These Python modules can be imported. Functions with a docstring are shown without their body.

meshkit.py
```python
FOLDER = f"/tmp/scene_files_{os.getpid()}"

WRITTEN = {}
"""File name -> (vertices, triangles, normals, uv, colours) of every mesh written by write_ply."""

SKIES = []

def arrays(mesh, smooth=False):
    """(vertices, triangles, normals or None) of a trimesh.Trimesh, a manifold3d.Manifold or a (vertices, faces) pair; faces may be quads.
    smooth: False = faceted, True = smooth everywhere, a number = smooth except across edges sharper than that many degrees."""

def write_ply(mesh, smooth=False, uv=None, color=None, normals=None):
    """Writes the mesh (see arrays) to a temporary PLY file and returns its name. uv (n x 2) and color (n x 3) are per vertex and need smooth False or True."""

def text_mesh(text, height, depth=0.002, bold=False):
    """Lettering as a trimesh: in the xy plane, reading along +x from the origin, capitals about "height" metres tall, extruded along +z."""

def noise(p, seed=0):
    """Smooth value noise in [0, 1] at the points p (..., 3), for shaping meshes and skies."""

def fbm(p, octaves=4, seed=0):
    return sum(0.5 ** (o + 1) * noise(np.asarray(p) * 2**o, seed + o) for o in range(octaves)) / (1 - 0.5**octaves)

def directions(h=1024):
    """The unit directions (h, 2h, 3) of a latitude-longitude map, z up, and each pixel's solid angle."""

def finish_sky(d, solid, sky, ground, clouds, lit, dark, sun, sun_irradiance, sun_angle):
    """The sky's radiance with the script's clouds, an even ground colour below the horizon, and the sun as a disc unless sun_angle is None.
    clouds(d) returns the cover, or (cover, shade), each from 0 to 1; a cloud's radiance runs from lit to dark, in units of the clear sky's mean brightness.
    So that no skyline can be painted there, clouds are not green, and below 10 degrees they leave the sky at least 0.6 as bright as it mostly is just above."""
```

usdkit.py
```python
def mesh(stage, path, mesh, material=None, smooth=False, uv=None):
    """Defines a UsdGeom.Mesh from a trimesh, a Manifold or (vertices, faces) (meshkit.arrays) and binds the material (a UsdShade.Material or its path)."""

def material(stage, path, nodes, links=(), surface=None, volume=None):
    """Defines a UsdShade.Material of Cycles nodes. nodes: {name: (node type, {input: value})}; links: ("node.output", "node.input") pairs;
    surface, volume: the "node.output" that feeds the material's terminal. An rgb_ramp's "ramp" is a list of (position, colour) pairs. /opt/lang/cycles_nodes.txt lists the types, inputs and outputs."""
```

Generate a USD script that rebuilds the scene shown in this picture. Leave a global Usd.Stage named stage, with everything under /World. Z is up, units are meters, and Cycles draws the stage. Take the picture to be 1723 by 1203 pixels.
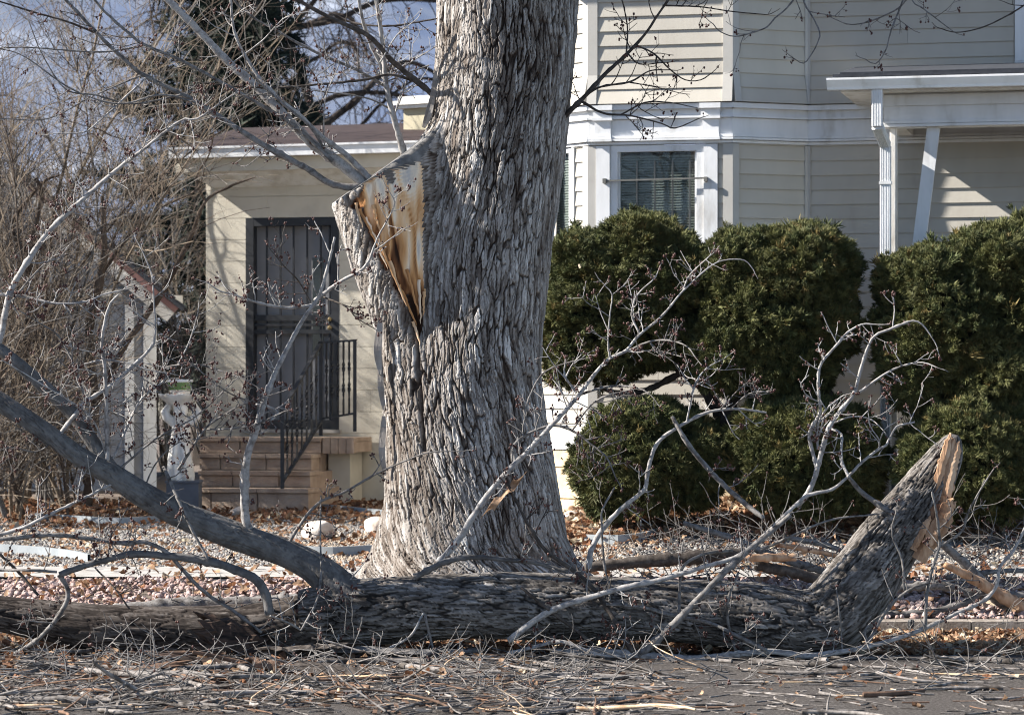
import math, random
import numpy as np, trimesh, usdkit, meshkit
import manifold3d as m3
from pxr import Usd, UsdGeom, UsdLux, UsdShade, Gf, Sdf, Vt

stage = Usd.Stage.CreateInMemory()
UsdGeom.SetStageUpAxis(stage, 'Z')
UsdGeom.Xform.Define(stage, '/World')
UsdGeom.Scope.Define(stage, '/World/Looks')

# ------------------------------------------------------------------ camera, sky, sun
F, HOR, HC, CX = 4786.0, 640.0, 1.67, 861.5          # focal length in photo pixels, horizon row, eye height, centre column
EXPOSURE = 1.8
SKY, SUN = 0.05, 1.25
SUN_EL, SUN_XY = math.radians(35), np.array([-1.0, -0.005])
cam = UsdGeom.Camera.Define(stage, '/World/camera')
cam.AddTranslateOp().Set(Gf.Vec3d(0, 0, HC)); cam.AddRotateXOp().Set(90.0)
cam.CreateFocalLengthAttr(100.0); cam.CreateHorizontalApertureAttr(100.0 * 1723 / F)
cam.CreateVerticalApertureAttr(100.0 * 1723 / F * 714 / 1024)
cam.CreateVerticalApertureOffsetAttr(100.0 * (HOR - 601.5) / F)
cam.CreateFStopAttr(4.5); cam.CreateFocusDistanceAttr(18.2)
cam.CreateExposureAttr(EXPOSURE); cam.CreateClippingRangeAttr(Gf.Vec2f(0.1, 60000))
SUN_XY = SUN_XY / np.linalg.norm(SUN_XY)
sdir = np.array([SUN_XY[0] * math.cos(SUN_EL), SUN_XY[1] * math.cos(SUN_EL), math.sin(SUN_EL)])
sky_m = usdkit.material(stage, '/World/Looks/sky_air', {
    'sky': ('sky_texture', {'sky_type': 'single_scattering', 'sun_disc': False, 'sun_elevation': SUN_EL,
                            'sun_rotation': math.atan2(SUN_XY[0], SUN_XY[1]), 'altitude': 1800.0, 'air_density': 1.0, 'aerosol_density': 0.6}),
    'tc': ('texture_coordinate', {}), 'mp': ('mapping', {'scale': (3.0, 3.0, 9.0)}),
    'n': ('noise_texture', {'scale': 1.6, 'detail': 6.0, 'roughness': 0.6}),
    'r': ('rgb_ramp', {'ramp': [(0.0, (0, 0, 0)), (0.5, (0, 0, 0)), (0.68, (.25, .25, .25)), (1, (.3, .3, .3))]}),
    'mx': ('mix_color', {'b': (5.0, 5.2, 5.6)}), 'bg': ('background_shader', {'strength': SKY})},
    [('tc.generated', 'mp.vector'), ('mp.vector', 'n.vector'), ('n.fac', 'r.fac'), ('r.color', 'mx.fac'), ('sky.color', 'mx.a'), ('mx.result', 'bg.color')], surface='bg.background')
dome = UsdLux.DomeLight.Define(stage, '/World/sky')
dome.GetPrim().SetCustomDataByKey('kind', 'structure')
UsdShade.MaterialBindingAPI.Apply(dome.GetPrim()).Bind(sky_m)
sun = UsdLux.DistantLight.Define(stage, '/World/sun')
sun.CreateIntensityAttr(SUN); sun.CreateAngleAttr(0.53); sun.CreateNormalizeAttr(True); sun.CreateColorAttr(Gf.Vec3f(1.0, 0.95, 0.88))
_x = np.cross([0, 0, 1], sdir); _x /= np.linalg.norm(_x); _y = np.cross(sdir, _x)
sun.AddTransformOp().Set(Gf.Matrix4d(*_x, 0, *_y, 0, *sdir, 0, 0, 0, 0, 1))

# ------------------------------------------------------------------ helpers
NP = np.asarray
def P(px, py, d): return np.array([(px - CX) / F * d, d, HC + (HOR - py) / F * d])
taken, base = {}, {}
def numbered(parent, name):
    k = (parent, name); n = taken.get(k, 0); taken[k] = n + 1
    return f'{parent}/{name}' if n == 0 else f'{parent}/{name}_{n:03d}'
def tag(p, label=None, cat=None, group=None, kind=None):
    for k, v in (('label', label), ('category', cat), ('group', group), ('kind', kind)):
        if v: p.SetCustomDataByKey(k, v)
def thing(name, loc, label, cat, group=None):
    path = numbered('/World', name)
    x = UsdGeom.Xform.Define(stage, path); x.AddTranslateOp().Set(Gf.Vec3d(*map(float, loc)))
    base[path] = NP(loc, float); tag(x.GetPrim(), label, cat, group)
    return path
def origin(path):
    return base.get('/'.join(path.split('/')[:3]), np.zeros(3))

class MB:
    """Collects vertices and faces in world space; obj() turns them into one Mesh."""
    def __init__(s): s.v, s.f, s.n, s.a = [], [], 0, []
    def add(s, v, f, a=None):
        v, f = NP(v, float).reshape(-1, 3), NP(f, int)
        if f.shape[1] == 4: f = np.vstack([f[:, [0, 1, 2]], f[:, [0, 2, 3]]])
        s.v.append(v); s.f.append(f + s.n); s.n += len(v)
        if a is not None: s.a.append(NP(a, float))
        return s
    def tm(s, t): return s.add(t.vertices, t.faces)
    def hexa(s, c):
        """8 corners: bottom ring 0-3, top ring 4-7."""
        return s.add(c, [[3, 2, 1, 0], [4, 5, 6, 7], [0, 1, 5, 4], [1, 2, 6, 5], [2, 3, 7, 6], [3, 0, 4, 7]])
    def box(s, x0, x1, y0, y1, z0, z1):
        return s.hexa([(x0, y0, z0), (x1, y0, z0), (x1, y1, z0), (x0, y1, z0), (x0, y0, z1), (x1, y0, z1), (x1, y1, z1), (x0, y1, z1)])
    def bar(s, p, q, w, h=None, up=(0, 0, 1)):
        """Rectangular bar from p to q."""
        p, q = NP(p, float), NP(q, float); t = (q - p) / np.linalg.norm(q - p); h = h or w
        a = np.cross(up, t); a = np.array([1., 0, 0]) if np.linalg.norm(a) < 1e-6 else a / np.linalg.norm(a)
        b = np.cross(t, a); a, b = a * w / 2, b * h / 2
        return s.hexa([p - a - b, p + a - b, p + a + b, p - a + b, q - a - b, q + a - b, q + a + b, q - a + b])
    def tube(s, pts, rad, k=6, cap=True, jitter=0, rng=None):
        pts = NP(pts, float); n = len(pts); rad = np.broadcast_to(NP(rad, float), (n,))
        t = np.gradient(pts, axis=0); t /= np.linalg.norm(t, axis=1)[:, None] + 1e-12
        ref = np.array([0, 1., 0]) if abs(t[0, 1]) < .8 else np.array([1., 0, 0])
        a = np.cross(t, ref); a /= np.linalg.norm(a, axis=1)[:, None] + 1e-12; b = np.cross(t, a)
        th = np.linspace(0, 2 * np.pi, k, endpoint=False)
        rr = np.ones((n, k)) if not jitter else 1 + rng.uniform(-jitter, jitter, (n, k))
        v = pts[:, None] + (rad[:, None] * rr)[..., None] * (np.cos(th)[None, :, None] * a[:, None] + np.sin(th)[None, :, None] * b[:, None])
        i = np.arange(n - 1)[:, None] * k; j = np.arange(k)[None]; j2 = (j + 1) % k
        f = np.stack([i + j, i + j2, i + k + j2, i + k + j], -1).reshape(-1, 4)
        f = np.vstack([f[:, [0, 2, 1]], f[:, [0, 3, 2]]])
        v = v.reshape(-1, 3)
        if cap:
            v = np.vstack([v, pts[0], pts[-1]]); m = n * k
            jj = np.arange(k); f = np.vstack([f, np.stack([np.full(k, m), jj, (jj + 1) % k], 1), np.stack([np.full(k, m + 1), (n - 1) * k + (jj + 1) % k, (n - 1) * k + jj], 1)])
        return s.add(v, f)
    def arr(s): return np.vstack(s.v), np.vstack(s.f)

def obj(name, mb, mat, parent='/World', label=None, cat=None, group=None, kind=None, smooth=False, attr=None):
    path = numbered(parent, name)
    v, f = mb.arr() if isinstance(mb, MB) else mb
    m = usdkit.mesh(stage, path, (v - origin(path) if parent != '/World' else v, f), mat, smooth=smooth)
    if attr is not None:
        for k, val in attr.items():
            UsdGeom.PrimvarsAPI(m).CreatePrimvar(k, Sdf.ValueTypeNames.FloatArray, 'vertex').Set(Vt.FloatArray.FromNumpy(NP(val, np.float32)))
    tag(m.GetPrim(), label, cat, group, kind)
    return path
def scatter(name, protos, pos, quat, scl, idx, parent='/World', **tags):
    """PointInstancer of small pieces; protos = [(vertices, faces, material)]."""
    path = numbered(parent, name)
    pi = UsdGeom.PointInstancer.Define(stage, path); rel = []
    for i, (v, f, m) in enumerate(protos):
        usdkit.mesh(stage, f'{path}/piece_{i:03d}', (v, f), m); rel.append(f'{path}/piece_{i:03d}')
    pi.CreatePrototypesRel().SetTargets(rel)
    pi.CreatePositionsAttr(Vt.Vec3fArray.FromNumpy(NP(pos - origin(path) if parent != '/World' else pos, np.float32)))
    q = NP(quat, np.float32)
    pi.CreateOrientationsAttr(Vt.QuathArray([Gf.Quath(float(a[3]), float(a[0]), float(a[1]), float(a[2])) for a in q]))
    scl = NP(scl, np.float32); scl = np.repeat(scl[:, None], 3, 1) if scl.ndim == 1 else scl
    pi.CreateScalesAttr(Vt.Vec3fArray.FromNumpy(np.ascontiguousarray(scl)))
    pi.CreateProtoIndicesAttr(Vt.IntArray.FromNumpy(NP(idx, np.int32)))
    tag(pi.GetPrim(), tags.get('label'), tags.get('cat'), tags.get('group'), 'stuff')
    return path
def quats(rng, n, tilt=None):
    from scipy.spatial.transform import Rotation as R
    if tilt is None: return R.random(n, random_state=int(rng.integers(1 << 30))).as_quat()
    return (R.from_euler('z', rng.uniform(0, 2 * np.pi, n)) * R.from_euler('xy', rng.normal(0, tilt, (n, 2)))).as_quat()
def quat_dir(rng, dirs):
    """Rotations that take +z to the given directions, with a random spin."""
    from scipy.spatial.transform import Rotation as R
    d = dirs / np.linalg.norm(dirs, axis=1)[:, None]
    a = np.cross(np.broadcast_to([0, 0, 1.], d.shape), d); sn = np.linalg.norm(a, axis=1); ang = np.arctan2(sn, d[:, 2])
    return (R.from_rotvec(a / np.maximum(sn, 1e-9)[:, None] * ang[:, None]) * R.from_euler('z', rng.uniform(0, 2 * np.pi, len(d)))).as_quat()
def crom(pts, step):
    """Catmull-Rom through the points, resampled about every step."""
    p = NP(pts, float); p = np.vstack([2 * p[0] - p[1], p, 2 * p[-1] - p[-2]]); out = []
    for i in range(1, len(p) - 2):
        n = max(2, int(np.linalg.norm(p[i + 1][:3] - p[i][:3]) / step)); t = np.linspace(0, 1, n, endpoint=False)[:, None]
        out.append(.5 * (2 * p[i] + (p[i + 1] - p[i - 1]) * t + (2 * p[i - 1] - 5 * p[i] + 4 * p[i + 1] - p[i + 2]) * t ** 2 + (3 * p[i] - p[i - 1] - 3 * p[i + 1] + p[i + 2]) * t ** 3))
    return np.vstack(out + [p[-2:-1]])
def sstep(a, b, x): t = np.clip((x - a) / (b - a), 0, 1); return t * t * (3 - 2 * t)
def nz(p, seed=0): return meshkit.noise(p, seed)

# ------------------------------------------------------------------ materials
M = {}
def mat(name, cols, scale=6.0, stretch=(1, 1, 1), rough=.8, bump=0.0, bscale=None, detail=5.0, spec=.3, obj_space=False, lo=.3, hi=.7, trans=0.0, vary=0.0, attr=None, bdist=.01):
    """Noise-coloured surface: cols run along a noise (or along a mesh attribute mixed with it)."""
    st = [(lo + (hi - lo) * i / max(1, len(cols) - 1), c) for i, c in enumerate(cols)]
    nodes = {'tc': ('texture_coordinate', {}) if obj_space else ('geometry', {}), 'mp': ('mapping', {'scale': tuple(float(x) for x in stretch)}),
             'n': ('noise_texture', {'scale': float(scale), 'detail': float(detail), 'roughness': .62}),
             'r': ('rgb_ramp', {'ramp': st}), 'p': ('principled_bsdf', {'roughness': float(rough), 'specular_ior_level': float(spec)})}
    links = [('tc.object' if obj_space else 'tc.position', 'mp.vector'), ('mp.vector', 'n.vector')]
    col = 'r.color'
    if attr:
        nodes['at'] = ('attribute', {'attribute': attr}); nodes['mf'] = ('mix_float', {'fac': .42})
        links += [('at.fac', 'mf.a'), ('n.fac', 'mf.b'), ('mf.result', 'r.fac')]
    else: links += [('n.fac', 'r.fac')]
    if vary:
        nodes['oi'] = ('object_info', {}); nodes['mr'] = ('map_range', {'from_min': 0., 'from_max': 1., 'to_min': 1 - vary, 'to_max': 1 + vary})
        nodes['hv'] = ('hsv', {}); links += [('oi.random', 'mr.value'), ('mr.result', 'hv.value'), (col, 'hv.color')]; col = 'hv.color'
    links += [(col, 'p.base_color')]
    if bump:
        nodes['n2'] = ('noise_texture', {'scale': float(bscale or scale * 3), 'detail': 6.0, 'roughness': .65}); nodes['b'] = ('bump', {'strength': float(bump), 'distance': float(bdist)})
        links += [('mp.vector', 'n2.vector'), ('n2.fac', 'b.height'), ('b.normal', 'p.normal')]
    surf = 'p.BSDF'
    if trans:
        nodes['t'] = ('translucent_bsdf', {}); nodes['mc'] = ('mix_closure', {'fac': float(trans)})
        links += [(col, 't.color'), ('p.BSDF', 'mc.closure1'), ('t.BSDF', 'mc.closure2')]; surf = 'mc.closure'
    M[name] = usdkit.material(stage, '/World/Looks/' + name, nodes, links, surface=surf)
    return M[name]
mat('bark', [(.018, .013, .010), (.055, .040, .031), (.15, .127, .108), (.32, .295, .27), (.57, .545, .51)], 14, (1, 1, .16), .95, .7, 40, attr='bark', lo=.12, hi=.8, spec=.1)
mat('log_bark', [(.009, .008, .007), (.028, .024, .021), (.09, .08, .071), (.215, .197, .182), (.40, .378, .36)], 14, (.25, 1, 1), .95, .7, 40, attr='bark', lo=.15, hi=.85, spec=.1)
mat('dark_log', [(.007, .006, .005), (.018, .014, .012), (.042, .034, .029), (.09, .077, .068), (.18, .162, .147)], 9, (.2, 2, 2), .9, .8, 26, attr='bark', lo=.15, hi=.85, spec=.1)
mat('stripped_log', [(.006, .004, .003), (.022, .014, .010), (.06, .036, .025), (.025, .018, .014), (.075, .058, .048)], 5, (.16, 3.4, 3.4), .8, .8, 16, attr=None, spec=.2)
mat('torn_wood', [(.03, .014, .008), (.16, .065, .026), (.50, .25, .10), (.70, .45, .25), (.76, .62, .46), (.46, .42, .385)], 5, (3.2, 3.2, .22), .85, .6, 30, spec=.1, attr='bark', lo=.1, hi=.85)
mat('weathered_cut', [(.05, .047, .044), (.11, .105, .10), (.19, .18, .17)], 9, (1, 1, 1), .9, .4, 60)
mat('split_wood', [(.12, .055, .03), (.30, .165, .09), (.45, .28, .17), (.52, .38, .26)], 9, (1.4, 1.4, .3), .8, .5, 50)
mat('pale_branch', [(.11, .10, .092), (.22, .205, .195), (.33, .315, .30), (.16, .145, .135)], 22, (1, 1, 1), .85, .3, 90, spec=.15)
mat('grey_branch', [(.05, .043, .039), (.11, .10, .092), (.19, .178, .168), (.08, .07, .063)], 22, (1, 1, 1), .85, .3, 90, spec=.15)
mat('dark_branch', [(.03, .025, .021), (.06, .05, .043), (.11, .095, .083)], 22, (1, 1, 1), .9, .3, 90, spec=.1)
mat('smooth_limb', [(.055, .05, .047), (.085, .08, .076), (.13, .124, .119), (.07, .065, .061)], 9, (1, 1, 1), .85, .4, 45, spec=.15)
mat('bud', [(.03, .012, .010), (.06, .022, .016), (.09, .032, .022)], 60, rough=.6)
mat('stick', [(.025, .021, .018), (.08, .07, .062), (.22, .20, .185), (.05, .04, .034)], 10, (1, 1, 1), .85, .3, 60, spec=.1, vary=.35)
mat('brown_stick', [(.05, .03, .02), (.12, .07, .045), (.20, .12, .075)], 10, rough=.85, bump=.3, bscale=60, vary=.3)
mat('wood_stick', [(.30, .17, .09), (.50, .36, .23), (.58, .47, .34)], 10, rough=.8, bump=.3, bscale=60)
mat('asphalt', [(.026, .022, .020), (.052, .045, .041), (.085, .076, .069), (.17, .155, .145)], 55, (1, 1, 1), .95, .9, 130, detail=7, spec=.15, bdist=.012)
mat('concrete', [(.22, .205, .185), (.30, .285, .265), (.36, .345, .325)], 7, rough=.9, bump=.4, bscale=90)
mat('kerb_concrete', [(.13, .105, .085), (.22, .19, .16), (.30, .265, .235)], 18, rough=.95, bump=.9, bscale=70)
mat('soil', [(.06, .045, .035), (.11, .085, .068), (.17, .14, .115)], 9, rough=.95, bump=.8, bscale=40)
mat('gravel_grey', [(.13, .12, .11), (.25, .235, .215), (.36, .34, .315)], 5, obj_space=True, rough=.9, vary=.45)
mat('gravel_warm', [(.22, .17, .12), (.36, .28, .21), (.45, .38, .30)], 5, obj_space=True, rough=.9, vary=.35)
mat('gravel_dark', [(.06, .055, .055), (.11, .10, .10), (.15, .14, .135)], 5, obj_space=True, rough=.9, vary=.35)
mat('rock_pink', [(.22, .155, .14), (.34, .255, .23), (.48, .40, .37)], 30, rough=.9, bump=.4, bscale=90)
mat('rock_rust', [(.16, .095, .08), (.26, .17, .145), (.36, .27, .24)], 30, rough=.9, bump=.4, bscale=90)
mat('boulder', [(.38, .30, .24), (.55, .47, .40), (.66, .61, .55)], 6, rough=.9, bump=.6, bscale=30)
mat('edging', [(.20, .22, .23), (.29, .31, .32)], 8, rough=.6)
mat('leaf_tan', [(.20, .115, .065), (.32, .20, .12), (.42, .29, .19)], 20, obj_space=True, rough=.75, trans=.25, vary=.35)
mat('leaf_rust', [(.12, .05, .024), (.20, .09, .045), (.27, .14, .075)], 20, obj_space=True, rough=.75, trans=.25, vary=.35)
mat('leaf_brown', [(.055, .028, .016), (.11, .056, .03), (.16, .09, .05)], 20, obj_space=True, rough=.8, trans=.2, vary=.35)
mat('leaf_pale', [(.36, .29, .20), (.50, .43, .32)], 20, obj_space=True, rough=.75, trans=.25, vary=.2)
mat('juniper_a', [(.065, .072, .025), (.12, .122, .043), (.18, .168, .066)], 8, obj_space=True, rough=.7, trans=.2, vary=.4)
mat('juniper_b', [(.042, .054, .02), (.078, .09, .031), (.125, .13, .047)], 8, obj_space=True, rough=.7, trans=.2, vary=.4)
mat('juniper_c', [(.16, .12, .04), (.22, .17, .06)], 8, obj_space=True, rough=.7, trans=.2, vary=.3)
mat('juniper_core', [(.010, .013, .005), (.022, .028, .010)], 9, rough=.95, bump=1, bscale=25)  # near-black green: the crown's inner shade put into the colour
mat('juniper_wood', [(.018, .014, .011), (.045, .035, .028), (.08, .065, .055)], 12, (1, 1, .3), .95, .8, 40)
mat('conifer', [(.010, .016, .010), (.022, .032, .018)], 6, obj_space=True, rough=.8, vary=.3)
mat('brush_tan', [(.085, .066, .048), (.155, .122, .09), (.23, .19, .145)], 3, rough=.85, spec=.1)
mat('brush_brown', [(.035, .026, .02), (.075, .056, .043), (.12, .095, .076)], 3, rough=.85, spec=.1)
mat('brush_grey', [(.07, .062, .055), (.13, .118, .106), (.20, .185, .17)], 3, rough=.85, spec=.1)
mat('weed', [(.05, .08, .02), (.10, .14, .04)], 8, rough=.7, trans=.25)
mat('siding', [(.31, .285, .24), (.39, .362, .312), (.415, .387, .335), (.44, .412, .358)], 2.6, (1, 1, .35), .62, .08, 40, spec=.3, vary=.05, lo=.2)
mat('siding_trim', [(.38, .365, .335), (.43, .415, .385)], 3, rough=.6, spec=.3)
mat('white_paint', [(.46, .45, .43), (.61, .615, .615), (.66, .665, .67), (.69, .69, .69)], 5, (1, 1, .3), .5, .1, 30, spec=.4)
mat('weathered_white', [(.46, .43, .38), (.62, .60, .56), (.70, .69, .67)], 8, (1, 1, .4), .6, .15, 30)
mat('block_paint', [(.46, .42, .345), (.52, .48, .395), (.56, .515, .43)], 3.5, rough=.8, bump=.25, bscale=70)
mat('yellow_block', [(.34, .305, .215), (.40, .36, .26)], 3, rough=.8, bump=.2, bscale=60)
mat('stone_base', [(.45, .34, .20), (.56, .45, .29), (.62, .52, .37)], 4, rough=.9, bump=.5, bscale=25)
mat('step_block', [(.27, .195, .145), (.355, .265, .20), (.42, .33, .255)], 6, rough=.9, bump=.6, bscale=60)
mat('iron', [(.012, .013, .015), (.022, .023, .026)], 20, rough=.5, spec=.4)
mat('door_grey', [(.19, .19, .195), (.24, .24, .245)], 3, rough=.6)  # white door whose shade is put into the colour as grey
mat('dark_glass', [(.012, .013, .015), (.02, .021, .024)], 2, rough=.1, spec=.6)
mat('brass', [(.15, .11, .05), (.22, .16, .07)], 20, rough=.35)
mat('blind', [(.115, .13, .12), (.15, .165, .155)], 4, rough=.6)
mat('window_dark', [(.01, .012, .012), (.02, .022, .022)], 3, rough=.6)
mat('bar_metal', [(.10, .10, .09), (.17, .165, .15)], 12, rough=.5)
mat('roof_brown', [(.022, .013, .012), (.038, .024, .022)], 8, (1, 1, 1), .9, .5, 40)
mat('roof_slate', [(.020, .023, .030), (.038, .042, .052)], 8, rough=.9, bump=.5, bscale=40)
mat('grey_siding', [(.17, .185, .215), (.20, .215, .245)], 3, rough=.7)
mat('dark_siding', [(.10, .098, .092), (.13, .127, .12)], 3, rough=.8)  # side wall turned from the sun, its shade put into the colour
mat('red_trim', [(.16, .085, .08), (.20, .11, .10)], 6, rough=.6)
mat('marble', [(.50, .47, .42), (.66, .64, .60), (.74, .73, .70)], 9, rough=.7, bump=.4, bscale=40)
mat('slate_base', [(.07, .08, .10), (.11, .12, .145)], 8, rough=.7)
mat('green_glaze', [(.07, .13, .04), (.13, .20, .07)], 14, rough=.3, spec=.5)
mat('pot_floral', [(.55, .20, .18), (.66, .55, .45), (.70, .68, .62), (.25, .32, .15)], 22, rough=.4)
mat('pink_plastic', [(.62, .05, .20), (.70, .15, .30), (.75, .68, .70), (.78, .76, .76)], 18, rough=.35, spec=.5)
mat('mountain_rock', [(.055, .07, .115), (.09, .105, .15), (.16, .165, .18), (.62, .65, .72)], .0022, (1, 1, 1.6), .95, lo=.3, hi=.72, detail=9)  # rock and snow, with the blue of distant air mixed into the colour
mat('far_ground', [(.10, .085, .06), (.16, .14, .10)], .05, rough=1)
M['pane'] = usdkit.material(stage, '/World/Looks/pane', {'lw': ('layer_weight', {'blend': .5}), 'pw': ('math', {'math_type': 'power', 'value2': 4.0}), 'fr': ('math', {'math_type': 'multiply_add', 'value2': .6, 'value3': .045}), 't': ('transparent_bsdf', {'color': (.86, .9, .88)}), 'g': ('glossy_bsdf', {'roughness': .02}), 'm': ('mix_closure', {})},
    [('lw.facing', 'pw.value1'), ('pw.value', 'fr.value1'), ('fr.value', 'm.fac'), ('t.BSDF', 'm.closure1'), ('g.BSDF', 'm.closure2')], surface='m.closure')
# ------------------------------------------------------------------ ground, road, far land
def gz(x, d):
    """Ground height."""
    x, d = NP(x, float), NP(d, float)
    strip = .15 + .12 * sstep(18.1, 20.0, d) + .01 * sstep(20, 20.9, d)
    r = .33 * np.clip((d - 20.9) / 3.1, 0, 1); l = .18 * np.clip((d - 20.9) / 7.1, 0, 1)
    w = sstep(-.3, 1.0, x)
    return np.where(d < 17.96, 0.0, np.where(d < 18.1, .15, strip + np.where(d > 20.9, l * (1 - w) + r * w, 0)))
def P_on(px, py, lo=14.0, hi=60.0):
    """Where the pixel's line of sight meets the ground."""
    for _ in range(60):
        d = (lo + hi) / 2; q = P(px, py, d)
        if q[2] > gz(q[0], d): lo = d
        else: hi = d
    return P(px, py, hi)
def sheet(xs, ys, zf):
    X, Y = np.meshgrid(xs, ys, indexing='ij'); v = np.stack([X, Y, zf(X, Y)], -1).reshape(-1, 3); n = len(ys)
    i = np.arange(len(xs) - 1)[:, None] * n; j = np.arange(n - 1)[None]
    return v, np.stack([i + j, i + n + j, i + n + j + 1, i + j + 1], -1).reshape(-1, 4)
def S(name, mb, m, **k): return obj(name, mb, m, kind='structure', **k)
b = MB(); b.add(*sheet(np.array([-9000, -60, 60, 9000.]), np.array([-9000, -80, 90, 9000.]), lambda x, y: x * 0 - .30)); S('ground', b, M['far_ground'])
b = MB(); b.add(*sheet(np.linspace(-60, 60, 41), np.array([-30, 0, 10, 14, 17.97]), lambda x, y: x * 0)); S('road', b, M['asphalt'])
b = MB()
for k in range(-8, 8):
    x0, x1 = k * 2.4 + .5 + .004, k * 2.4 + 2.9 - .004
    c = np.array([(x0, 17.94, -.05), (x1, 17.94, -.05), (x1, 18.11, -.05), (x0, 18.11, -.05), (x0, 17.965, .148), (x1, 17.965, .148), (x1, 18.11, .152), (x0, 18.11, .152)])
    b.hexa(c)
kerb = S('kerb', b, M['kerb_concrete'])
b = MB(); b.add(*sheet(np.linspace(-40, 40, 120), np.linspace(18.10, 20.02, 12), lambda x, y: gz(x, np.maximum(y, 18.11)) - .012 + .02 * (nz(np.stack([x * 3, y * 3, x * 0], -1)) - .5)))
strip = S('planting_strip', b, M['soil'])
b = MB()
for k in range(-16, 16):
    x0 = k * 1.5 + .3
    v, f = sheet(np.array([x0 + .004, x0 + 1.496]), np.array([19.98, 20.2, 20.6, 20.92]), lambda x, y: gz(x, y) + .022); b.add(v, f)
    b.box(x0 + .004, x0 + 1.496, 19.98, 20.92, .14, .2745)
S('sidewalk', b, M['concrete'])
b = MB(); b.add(*sheet(np.linspace(-60, 60, 260), np.concatenate([np.linspace(20.9, 30, 50), np.linspace(31, 90, 20)]), lambda x, y: gz(x, np.maximum(y, 20.91)) - .01 + .03 * (nz(np.stack([x * 2, y * 2, x * 0], -1), 4) - .5)))
yard = S('yard', b, M['soil'])
def ridge(x, y):
    q = np.stack([x / 2600, y / 2600, x * 0], -1)
    up = sstep(5200, 8600, y) * (1 - .45 * sstep(9500, 12500, y))
    return -5 + up * (1550 * (.55 + .75 * meshkit.fbm(q, 6, 3)) - .20 * x)
b = MB(); b.add(*sheet(np.linspace(-5000, 5000, 190), np.linspace(5000, 12500, 110), ridge)); S('mountain', b, M['mountain_rock'], smooth=True)

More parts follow.
